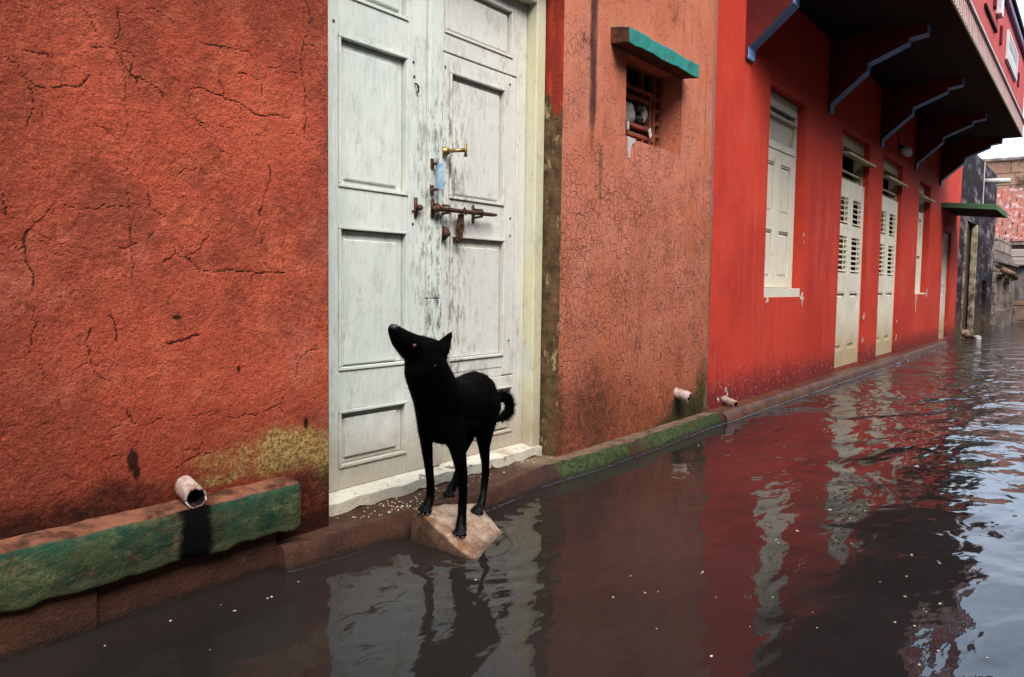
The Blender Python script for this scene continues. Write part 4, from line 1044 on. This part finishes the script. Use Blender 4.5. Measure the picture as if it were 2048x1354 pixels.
# paint peeling off at the window sill corners and reveals
rr = random.Random(9)
for (x,z,s) in [(7.165,.80,.035),(7.20,.765,.022),(6.27,.762,.028),(7.16,1.32,.022),(7.18,1.25,.012),(13.36,.80,.05),(13.30,.772,.03),(9.48,.55,.03),(9.47,.3,.025),(11.27,.25,.03),(11.27,.45,.02),(12.48,.70,.018),(5.50,.115,.022),(5.46,.15,.016),(5.33,.085,.014),(5.40,.10,.010)]:
    b = MB(); n = 13; pts = []
    for k in range(n):
        a = 2*math.pi*k/n; q = s*rr.choice((.18,.3,.5,.9,1.2)); pts.append((x+q*math.cos(a)*.9, z+q*math.sin(a)*1.3))
    b.prism(pts, 'y', -.0052, .002); b.build('paint_scar', MAT['pale_trim'], red_house)

b = MB(); b.add([(-80,-80,WZ),(160,-80,WZ),(160,60,WZ),(-80,60,WZ)], [(0,1,2,3)])
for (xa, ya), (xb, yb) in zip(edge_line[:-1], edge_line[1:]):
    prev = None
    for dy, dz in ((-.009,.0003),(-.005,.001),(-.002,.0026),(.0008,.0052)):
        cur = [(xa,ya+dy,WZ+dz),(xb,yb+dy,WZ+dz)]
        if prev: b.add([prev[0],prev[1],cur[1],cur[0]], [(0,1,2,3)])
        prev = cur
tag(b.build('water', MAT['water'], None, 0, False, True), kind='structure')

for pts in ([(12.50,.785),(12.56,.785),(12.545,.70),(12.535,.58),(12.528,.54),(12.522,.60),(12.512,.70)], [(7.16,.78),(7.20,.775),(7.19,.73),(7.182,.70),(7.172,.74)]):
    b = MB(); b.prism(pts, 'y', -.0050, .002); b.build('paint_drip', MAT['pale_trim'], red_house)

# ------------------------------------------------------------------ dark stained house beyond
dh = thing('dark_house', 'tall black-stained stone house with an open doorway, next to the red house', 'house', (19.2, 0, 0))
b = MB()
DT = 3.50
b.box(16.425,17.08,.0,.5,-.36,DT); b.box(18.85,20.20,.0,.5,-.36,DT); b.box(20.95,22.15,.0,.5,-.36,DT)
b.box(17.08,18.85,.0,.5,2.16,DT-.0005); b.box(20.20,20.95,.0,.5,1.07,DT-.0005); b.box(16.425,22.15,.51,6,-.36,DT-.001)
b.build('wall', MAT['darkstone'], dh)
b = MB(); b.box(18.75,18.849,-.02,.085,-.3,2.155); b.box(17.081,17.14,-.03,.085,-.3,2.155,0); b.box(17.081,18.849,.10,.14,-.3,2.158,1); b.build('door_frame', [MAT['ochre'], MAT['black']], dh, .008)
b = MB(); b.obox((17.75,.05,1.0), (.20,0,.0), (0,.02,0), (-.12,.0,1.12)); b.build('leaning_plank', MAT['plank'], dh, .005)
b = MB(); b.tube([(19.75,.1,3.13),(19.75,-.46,3.12)], .055, 14); b.build('rainwater_spout', MAT['pale_trim'], dh, 0, True)
b = MB(); b.box(19.50,19.60,-.012,.003,2.5,DT); b.build('pale_streak', MAT['paleplaster'], dh)
b = MB(); b.box(18.855,18.93,-.012,.003,.2,2.16); b.build('pale_streak', MAT['paleplaster'], dh)
# driftwood and rubble at its foot
b = MB(); b.tube([(17.45,.06,-.01),(17.2,-.12,-.005),(16.95,-.29,-.01)], [.035,.04,.045], 12); b.tube([(16.95,-.29,-.01),(16.88,-.34,-.01)], [.046,.047], 12, mi=1)
tag(b.build('driftwood_log', [MAT['driftwood'], MAT['white']], None, .004), 'brown log with a white end floating at the foot of the dark house', 'log')
b = MB(); b.ball((0,0,0),1.,16,10)
b.v = [(17.35+p[0]*.22*(.8+.4*math.sin(p[2]*5+p[1]*3)), -.02+p[1]*.12, .02+p[2]*.10*(.8+.3*math.sin(p[0]*7))) for p in b.v]
tag(b.build('rubble_heap', MAT['driftwood'], None, 0, True), 'small brown rubble heap beside the dark doorway', 'rubble')

# ------------------------------------------------------------------ ruined stone wall with pillar, then houses across the bend
rw = thing('stone_wall', 'crumbling grey block wall with a stepped coping and pillars, beyond the dark house', 'wall', (24.5,0,0))
b = MB(); b.box(22.16,27.0,-.05,.45,-.36,1.42); b.build('masonry', MAT['greystone'], rw, .02)
b = MB(); b.box(22.17,27.2,-.16,.5,1.50,1.60); b.box(22.17,27.1,-.10,.5,1.425,1.4995,1); b.box(22.18,26.9,-.02,.48,1.6005,1.78); b.build('coping', [MAT['stonedark'], MAT['stonedark']], rw, .02)
b = MB(); b.box(23.2,26.6,.0,.46,1.7805,2.16); b.build('parapet_block', MAT['greystone'], rw, .03)
b = MB(); b.tube([(22.3,-.20,1.33),(24.0,-.24,1.26),(25.6,-.22,1.20)], [.07,.085,.07], 12); b.build('pipe', MAT['brownbrick'], rw, 0, True)
for x in (22.9, 24.6, 26.2):
    b = MB(); b.box(x-.16,x+.16,-.14,-.045,-.36,1.16); b.box(x-.2,x+.2,-.18,-.04,1.1605,1.25); b.box(x-.22,x+.22,-.22,-.03,-.36,.40); b.build('pilaster', MAT['stonedark'], rw, .015)
gp = thing('gate_pillar', 'square sooty gate pillar with a moulded cap, standing at the end of the stone wall', 'pillar', (28.3,-.1,0))
b = MB(); b.box(27.6,28.8,-.35,.6,-.36,1.55); b.build('shaft', MAT['stonedark'], gp, .03)
b = MB(); b.box(27.45,28.95,-.5,.7,1.551,1.66); b.box(27.55,28.85,-.42,.65,1.6605,1.80); b.box(27.75,28.7,-.3,.55,1.8005,2.05); b.build('cap', MAT['greystone'], gp, .03)
b = MB(); b.box(27.5,28.9,-.45,.65,-.36,.55); b.build('base', MAT['brownbrick'], gp, .02)

th = thing('tiled_house', 'low house with a faded orange clay tile roof, across the bend of the street', 'house', (31,2,0))
b = MB(); b.box(29.9,34,-2.2,7,-.36,2.35); b.build('wall', MAT['paleplaster'], th)
b = MB(); n = 34
ex, ez, rx, rz = 29.6, 2.36, 31.6, 4.15
tb = MB(); rr = random.Random(4)
rows = 22
slope = Vector((rx-ex,0,rz-ez)); sl_ = slope.length; sd = slope.normalized(); nrm = Vector((-sd.z,0,sd.x))
tb.obox(((ex+rx)/2+.06,2.4,(ez+rz)/2-.10), tuple(sd*sl_/2), (0,4.7,0), tuple(nrm*.05), 0)
for i in range(rows):
    for j in range(62):
        c = Vector((ex,-2.2+j*.15+(i%2)*.02+rr.uniform(-.02,.02),ez))+sd*(sl_*(i+.5)/rows)+nrm*(.02+rr.uniform(0,.03))
        tb.obox(tuple(c), tuple(sd*(sl_/rows*.56)+nrm*.022), (0,.066,rr.uniform(-.006,.006)), tuple(nrm*.014), 0)
tb.build('roof', [MAT['tile'], MAT['paleplaster'], MAT['bracket_red']], th)
b = MB(); b.box(29.4,29.75,-2.3,7.1,2.25,2.33); b.build('eave_board', MAT['stonedark'], th)
b = MB(); b.box(31.5,34.2,-2.4,7.2,3.75,4.12); b.build('ridge_wall', MAT['paleplaster'], th)
bh = thing('brown_house', 'weathered brown masonry house rising behind the tiled roof', 'house', (36,2,0))
b = MB(); b.box(34.3,40,-2.6,9,-.36,5.50); b.build('wall', MAT['brownbrick'], bh)
b = MB(); b.box(34.2,40.1,-2.7,9.1,5.501,5.60); b.box(34.22,34.299,-2.65,9.05,4.02,4.12); b.build('coping', MAT['stonedark'], bh, .02)

# ------------------------------------------------------------------ dog
DOG = {'chains': [[((2.084, -0.305, 0.465), 0.0797), ((2.09, -0.305, 0.387), 0.0715)], [((2.084, -0.305, 0.461), 0.0797), ((2.241, -0.26, 0.441), 0.0878), ((2.378, -0.21, 0.448), 0.092)], [((2.09, -0.305, 0.387), 0.0681), ((2.258, -0.26, 0.378), 0.0631), ((2.387, -0.22, 0.4), 0.0752)], [((2.074, -0.305, 0.48), 0.0795), ((2.008, -0.3, 0.586), 0.0728), ((1.991, -0.295, 0.635), 0.0593)], [((1.979, -0.3, 0.572), 0.0542), ((2.016, -0.3, 0.477), 0.0499), ((2.047, -0.28, 0.404), 0.0439), ((2.063, -0.255, 0.351), 0.029)], [((1.991, -0.295, 0.637), 0.056), ((1.956, -0.29, 0.652), 0.0489), ((1.907, -0.285, 0.683), 0.0361), ((1.875, -0.28, 0.716), 0.0199)], [((2.022, -0.3, 0.64), 0.0465), ((2.058, -0.3, 0.621), 0.0403)], [((2.093, -0.325, 0.416), 0.0543), ((2.096, -0.345, 0.362), 0.0423), ((2.106, -0.355, 0.315), 0.0305), ((2.125, -0.362, 0.222), 0.0205), ((2.128, -0.365, 0.147), 0.0162), ((2.122, -0.366, 0.076), 0.0171), ((2.111, -0.371, 0.041), 0.0204)], [((2.069, -0.265, 0.403), 0.0461), ((2.072, -0.245, 0.327), 0.0232), ((2.091, -0.24, 0.24), 0.017), ((2.107, -0.235, 0.176), 0.0157), ((2.111, -0.232, 0.118), 0.0163), ((2.096, -0.234, 0.097), 0.0192)], [((2.376, -0.245, 0.41), 0.0783), ((2.357, -0.275, 0.326), 0.0388), ((2.352, -0.28, 0.271), 0.024), ((2.385, -0.262, 0.197), 0.0168), ((2.402, -0.25, 0.149), 0.0157), ((2.383, -0.256, 0.083), 0.0146), ((2.353, -0.268, 0.047), 0.0186)], [((2.435, -0.17, 0.396), 0.0769), ((2.422, -0.135, 0.291), 0.0425), ((2.398, -0.125, 0.215), 0.0251), ((2.442, -0.095, 0.144), 0.0186), ((2.418, -0.09, 0.094), 0.0176), ((2.396, -0.088, 0.07), 0.0214)], [((2.484, -0.2, 0.416), 0.0251), ((2.545, -0.19, 0.409), 0.0207), ((2.588, -0.185, 0.418), 0.0199), ((2.626, -0.185, 0.406), 0.0201), ((2.643, -0.185, 0.377), 0.0202), ((2.634, -0.185, 0.35), 0.0192), ((2.59, -0.19, 0.336), 0.0169), ((2.54, -0.2, 0.335), 0.0138), ((2.511, -0.205, 0.343), 0.0097)]], 'balls': [((2.104, -0.377, 0.031), 0.0235, (1.12, 0.9, 0.62)), ((2.086, -0.236, 0.09), 0.0235, (1.12, 0.9, 0.62)), ((2.328, -0.274, 0.037), 0.0235, (1.12, 0.9, 0.62)), ((2.385, -0.088, 0.059), 0.0235, (1.12, 0.9, 0.62)), ((2.093, -0.4, 0.02), 0.0118, (1.25, 0.85, 0.85)), ((2.082, -0.39, 0.02), 0.0118, (1.25, 0.85, 0.85)), ((2.079, -0.3765, 0.024), 0.0118, (1.25, 0.85, 0.85)), ((2.086, -0.365, 0.024), 0.0118, (1.25, 0.85, 0.85)), ((2.075, -0.259, 0.079), 0.0118, (1.25, 0.85, 0.85)), ((2.064, -0.249, 0.079), 0.0118, (1.25, 0.85, 0.85)), ((2.061, -0.2355, 0.083), 0.0118, (1.25, 0.85, 0.85)), ((2.068, -0.224, 0.083), 0.0118, (1.25, 0.85, 0.85)), ((2.317, -0.297, 0.026), 0.0118, (1.25, 0.85, 0.85)), ((2.306, -0.287, 0.026), 0.0118, (1.25, 0.85, 0.85)), ((2.303, -0.2735, 0.03), 0.0118, (1.25, 0.85, 0.85)), ((2.31, -0.262, 0.03), 0.0118, (1.25, 0.85, 0.85)), ((2.374, -0.111, 0.048), 0.0118, (1.25, 0.85, 0.85)), ((2.363, -0.101, 0.048), 0.0118, (1.25, 0.85, 0.85)), ((2.36, -0.0875, 0.052), 0.0118, (1.25, 0.85, 0.85)), ((2.367, -0.076, 0.052), 0.0118, (1.25, 0.85, 0.85))], 'ears': [((2.038, -0.335, 0.64), (2.078, -0.35, 0.702), (0.014, -0.026, -0.016)), ((2.093, -0.255, 0.63), (2.132, -0.235, 0.665), (0.008, 0.018, -0.012))], 'claws': [((2.0815, -0.403, 0.017), (-0.007, -0.003, -0.005)), ((2.0705, -0.393, 0.017), (-0.007, -0.003, -0.005)), ((2.0675, -0.3795, 0.021), (-0.007, -0.003, -0.005)), ((2.0745, -0.368, 0.021), (-0.007, -0.003, -0.005)), ((2.0635, -0.262, 0.076), (-0.007, -0.003, -0.005)), ((2.0525, -0.252, 0.076), (-0.007, -0.003, -0.005)), ((2.0495, -0.2385, 0.08), (-0.007, -0.003, -0.005)), ((2.0565, -0.227, 0.08), (-0.007, -0.003, -0.005)), ((2.3055, -0.3, 0.023), (-0.007, -0.003, -0.005)), ((2.2945, -0.29, 0.023), (-0.007, -0.003, -0.005)), ((2.2915, -0.2765, 0.027), (-0.007, -0.003, -0.005)), ((2.2985, -0.265, 0.027), (-0.007, -0.003, -0.005)), ((2.3625, -0.114, 0.045), (-0.007, -0.003, -0.005)), ((2.3515, -0.104, 0.045), (-0.007, -0.003, -0.005)), ((2.3485, -0.0905, 0.049), (-0.007, -0.003, -0.005)), ((2.3555, -0.079, 0.049), (-0.007, -0.003, -0.005))], 'tailc': (2.596, -0.185, 0.373), 'nose': ((1.872, -0.283, 0.723), 0.015), 'eyes': [((1.921, -0.328, 0.665), 0.007), ((1.984, -0.255, 0.663), 0.007)], 'sore': ((1.985, -0.36, 0.599), 0.005)}
def dog():
    root = thing('dog', 'wet black dog with a curled tail, on the tilted stone, muzzle raised', 'dog', (2.15,-.31,.05))
    off = Vector(root['_o'])
    bm = bmesh.new()
    ico = bmesh.new(); bmesh.ops.create_icosphere(ico, subdivisions=2, radius=1.)
    iv = [v.co.copy() for v in ico.verts]; ifc = [[v.index for v in f.verts] for f in ico.faces]; ico.free()
    V, F = [], []
    def sph(c, r, sc=None, rot=None):
        k = len(V); c = Vector(c)
        for v in iv:
            p = Vector((v.x*r, v.y*r, v.z*r))
            if sc: p = Vector((p.x*sc[0], p.y*sc[1], p.z*sc[2]))
            if rot is not None: p = rot @ p
            V.append(c+p)
        F.extend([[k+q for q in f] for f in ifc])
    for chain in DOG['chains']:
        for (p0,r0),(p1,r1) in zip(chain[:-1], chain[1:]):
            p0, p1 = Vector(p0), Vector(p1); L = (p1-p0).length; n = max(2, int(L/(.22*min(r0,r1)))); n = min(n, 40)
            for i in range(n+1):
                t = i/n; sph(p0.lerp(p1,t), r0+(r1-r0)*t)
    for (c, r, sc) in DOG['balls']: sph(c, r, sc)
    for ear in DOG['ears']:                              # thin upright leaf shapes
        b0, tip, wv = Vector(ear[0]), Vector(ear[1]), Vector(ear[2])
        ax = (tip-b0); n = 22; wd = wv.normalized(); th_ = ax.cross(wd).normalized()
        for i in range(n+1):
            t = i/n; w = wv.length*(1-t)**.75*(1 if t > .12 else .9)+.0035
            m = Matrix((wd, ax.normalized(), th_)).transposed()
            sph(b0+ax*t, 1., (w,.008,.0065), m)
    me = bpy.data.meshes.new('body_src'); me.from_pydata([tuple(p-off) for p in V], [], F)
    o = bpy.data.objects.new('body_src', me); COL.objects.link(o)
    r = o.modifiers.new('r','REMESH'); r.mode = 'VOXEL'; r.voxel_size = .0042; r.use_smooth_shade = True
    s = o.modifiers.new('s','SMOOTH'); s.factor = .5; s.iterations = 14
    dg = bpy.context.evaluated_depsgraph_get(); me2 = bpy.data.meshes.new_from_object(o.evaluated_get(dg)); me2.name = 'body'
    bpy.data.objects.remove(o); bpy.data.meshes.remove(me)
    me2.materials.clear(); me2.materials.append(MAT['dog'])
    me2.polygons.foreach_set('use_smooth', [True]*len(me2.polygons))
    body = bpy.data.objects.new('body', me2); COL.objects.link(body); body.parent = root; body['_o'] = tuple(off)
    # coat: short spikes swept backwards, longer on tail and ruff
    co = np.empty(len(me2.vertices)*3); me2.vertices.foreach_get('co', co); co = co.reshape(-1,3)+np.array(off)
    no = np.array([tuple(v.normal) for v in me2.vertices])
    rs = np.random.default_rng(3); h = MB()
    tail = np.array(DOG['tailc'])
    dt = np.linalg.norm(co-tail, axis=1) < .085
    low = co[:,2] < .27
    n_all = len(co)
    for i in rs.choice(n_all, 9000, replace=n_all < 9000):
        p, nn = co[i], no[i]
        if low[i] and rs.random() < .75: continue
        head = p[0] < 1.97 and p[2] > .66
        L = .006 if (low[i] or head) else .0105
        w = .0007
        t = np.array([.75,.12,-.75])
        if dt[i]:
            continue
        d = nn*.75+t*.6+rs.normal(0,.22,3); d /= np.linalg.norm(d); L *= rs.uniform(.6,1.3)
        s = np.cross(d, rs.normal(0,1,3)); s /= np.linalg.norm(s)
        h.add([p-s*w-nn*.001, p+s*w-nn*.001, p+d*L], [(0,1,2)])
    ti = np.where(dt & (co[:,0] > tail[0]-.035))[0]
    if len(ti):
        for i in rs.choice(ti, 1500):
            p, nn = co[i], no[i]; d = nn+rs.normal(0,.3,3); d /= np.linalg.norm(d); L = rs.uniform(.008,.022); w = .0009
            outw = p-tail
            if np.dot(nn, outw) < -.005: L *= .3
            s = np.cross(d, rs.normal(0,1,3)); s /= np.linalg.norm(s)
            h.add([p-s*w-nn*.001, p+s*w-nn*.001, p+d*L], [(0,1,2)])
    h.build('fur', MAT['dog'], root)
    b = MB(); c, r = DOG['nose']; b.ball(c, r, 14, 9, sc=(.9,1.1,.8)); b.build('nose', MAT['nose'], root, 0, True)
    for c, r in DOG['eyes']:
        b = MB(); b.ball(c, r, 12, 8); b.build('eye', MAT['eye'], root, 0, True)
    b = MB(); c, r = DOG['sore']; b.ball(c, r, 10, 7, sc=(1.3,1,.55)); b.build('sore', MAT['sore'], root, 0, True)
    for c, d in DOG['claws']:
        b = MB(); c = Vector(c); b.tube([c, c+Vector(d)*.6+Vector((0,0,.001)), c+Vector(d)], [.0035,.0028,.001], 7)
        b.build('claw', MAT['claw'], root, 0, True)
    return root
dog()

# white flecks afloat on the water
fk = [(1.313, -0.236, 0.0028), (0.991, -0.168, 0.0036), (1.435, -0.233, 0.0038), (1.421, -0.233, 0.0029), (1.558, -0.2, 0.003), (1.311, -0.234, 0.0028), (1.314, -0.17, 0.0019), (1.895, -0.607, 0.0039), (2.215, -0.964, 0.003), (2.117, -1.062, 0.0038), (2.147, -1.089, 0.0029), (2.029, -1.005, 0.0038), (1.909, -1.2, 0.0026), (2.382, -1.128, 0.0031), (2.367, -1.13, 0.0021), (2.313, -1.372, 0.003), (3.012, -1.233, 0.005), (2.856, -1.206, 0.0036), (2.827, -1.224, 0.0035), (2.212, -1.241, 0.0019), (2.983, -1.43, 0.0036), (3.458, -1.37, 0.0042), (2.98, -1.624, 0.0048), (2.744, -1.65, 0.0033), (2.641, -1.594, 0.0032), (2.56, -1.679, 0.0042), (2.472, -1.748, 0.003), (2.561, -1.77, 0.0042), (2.341, -1.693, 0.0039), (2.348, -1.74, 0.0039), (2.219, -1.815, 0.0046), (2.108, -1.791, 0.0044), (2.175, -1.535, 0.0028), (1.846, -1.376, 0.0041), (2.388, -1.128, 0.0031), (2.072, -1.391, 0.0018), (4.299, -0.301, 0.0054), (1.17, -0.159, 0.0028), (1.133, -0.389, 0.0017), (3.384, -1.253, 0.0055), (3.307, -1.348, 0.004), (2.251, -1.918, 0.0037), (2.273, -1.496, 0.0019)]
f0 = None
rf = random.Random(12)
for i, (x, y, r) in enumerate(fk):
    if f0 is None:
        b = MB(); b.ball((0,0,0), 1., 8, 5, sc=(1,1,.35)); f0 = b.build('floating_fleck', MAT['grain'], None, 0, True); o = f0
    else:
        o = f0.copy(); COL.objects.link(o)
    o.location = (x, y, WZ+.001); o.scale = (r*rf.uniform(.8,1.6), r*rf.uniform(.6,1.1), r); o.rotation_euler = (0,0,rf.uniform(0,3))
    tag(o, 'tiny pale fleck floating alone on the brown flood water', 'fleck', 'pale flecks scattered on the water')

# the row of houses on the other side of the flooded street (unseen, added to shade the overhang and foot of the walls)
orow = thing('shading_row', 'unseen dark plastered row of houses, added across the flooded street to cut low sky light', 'house', (10,-7,0))
b = MB(); b.box(-14,45,-9,-5.6,-.36,5.5); b.build('wall', MAT['lintel_end'], orow)
b = MB(); b.box(-14.2,45.2,-9.2,-5.35,5.501,5.65); b.build('roof', MAT['stonedark'], orow)
for i in range(14):
    x = -12+i*4
    b = MB(); b.box(x,x+.95,-5.62,-5.56,.02,2.1); b.build('door', MAT['flap'], orow, .01)
    b = MB(); b.box(x+1.9,x+2.8,-5.62,-5.57,.9,2.0); b.build('window', MAT['shutter'], orow, .01)

# ------------------------------------------------------------------ camera, light, sky
cam = bpy.data.cameras.new('camera'); co_ = bpy.data.objects.new('camera', cam); COL.objects.link(co_)
cam.sensor_width = 36; cam.lens = 1628/2048*36; cam.clip_start = .02; cam.clip_end = 500
yaw, pit, rol = R(35.84), R(3.86), R(.741)
Fv = Vector((math.cos(yaw)*math.cos(pit), math.sin(yaw)*math.cos(pit), -math.sin(pit))); Rv = Vector((math.sin(yaw),-math.cos(yaw),0)); Uv = Rv.cross(Fv)
R2 = math.cos(rol)*Rv+math.sin(rol)*Uv; U2 = -math.sin(rol)*Rv+math.cos(rol)*Uv
m = Matrix((R2, U2, -Fv)).transposed().to_4x4(); m.translation = (0,-2.1,.867); co_.matrix_world = m
SC.camera = co_

sv = Vector((-.40,-.56,.74)).normalized()                # towards the sun
sun = bpy.data.lights.new('sun','SUN'); so_ = bpy.data.objects.new('sun', sun); COL.objects.link(so_)
sun.energy = 1.2; sun.angle = R(30); sun.color = (1,.94,.85)
so_.rotation_euler = sv.to_track_quat('Z','Y').to_euler(); so_.location = (0,-6,8)
w = bpy.data.worlds.new('World'); SC.world = w; w.use_nodes = True; nt = w.node_tree; nt.nodes.clear()
sky = nt.nodes.new('ShaderNodeTexSky'); sky.sky_type = 'NISHITA'; sky.sun_disc = False
sky.sun_elevation = math.asin(sv.z); sky.sun_rotation = math.atan2(sv.x, sv.y); sky.dust_density = 4.; sky.air_density = 1.; sky.ozone_density = 1.2
bg = nt.nodes.new('ShaderNodeBackground'); bg.inputs['Strength'].default_value = .12; ow = nt.nodes.new('ShaderNodeOutputWorld')
nt.links.new(sky.outputs[0], bg.inputs[0])
# thin bright overcast drifting over the blue: brighter towards the zenith
tc = nt.nodes.new('ShaderNodeTexCoord'); sx = nt.nodes.new('ShaderNodeSeparateXYZ'); nt.links.new(tc.outputs['Generated'], sx.inputs[0])
mr = nt.nodes.new('ShaderNodeMapRange'); nt.links.new(sx.outputs[2], mr.inputs[0]); mr.inputs[1].default_value = 0; mr.inputs[2].default_value = 1; mr.inputs[3].default_value = .60; mr.inputs[4].default_value = 1.05
cb = nt.nodes.new('ShaderNodeBackground'); cb.inputs[0].default_value = (.80,.95,1.18,1); nt.links.new(mr.outputs[0], cb.inputs[1])
nz = nt.nodes.new('ShaderNodeTexNoise'); nz.inputs['Scale'].default_value = 2.6; nz.inputs['Detail'].default_value = 6; nt.links.new(tc.outputs['Generated'], nz.inputs['Vector'])
m2 = nt.nodes.new('ShaderNodeMapRange'); m2.interpolation_type = 'SMOOTHSTEP'; nt.links.new(nz.outputs[0], m2.inputs[0]); m2.inputs[1].default_value = .35; m2.inputs[2].default_value = .6; m2.inputs[3].default_value = .45; m2.inputs[4].default_value = 1.
mx = nt.nodes.new('ShaderNodeMixShader'); nt.links.new(m2.outputs[0], mx.inputs[0]); nt.links.new(bg.outputs[0], mx.inputs[1]); nt.links.new(cb.outputs[0], mx.inputs[2]); nt.links.new(mx.outputs[0], ow.inputs[0])
vs = SC.view_settings; vs.view_transform = 'Standard'; vs.look = 'None'; vs.gamma = 1; vs.exposure = 1.45
SC.cycles.max_bounces = 6; SC.cycles.diffuse_bounces = 1; SC.cycles.glossy_bounces = 3; SC.cycles.use_denoising = True
for o in list(bpy.data.objects):
    if '_o' in o: del o['_o']
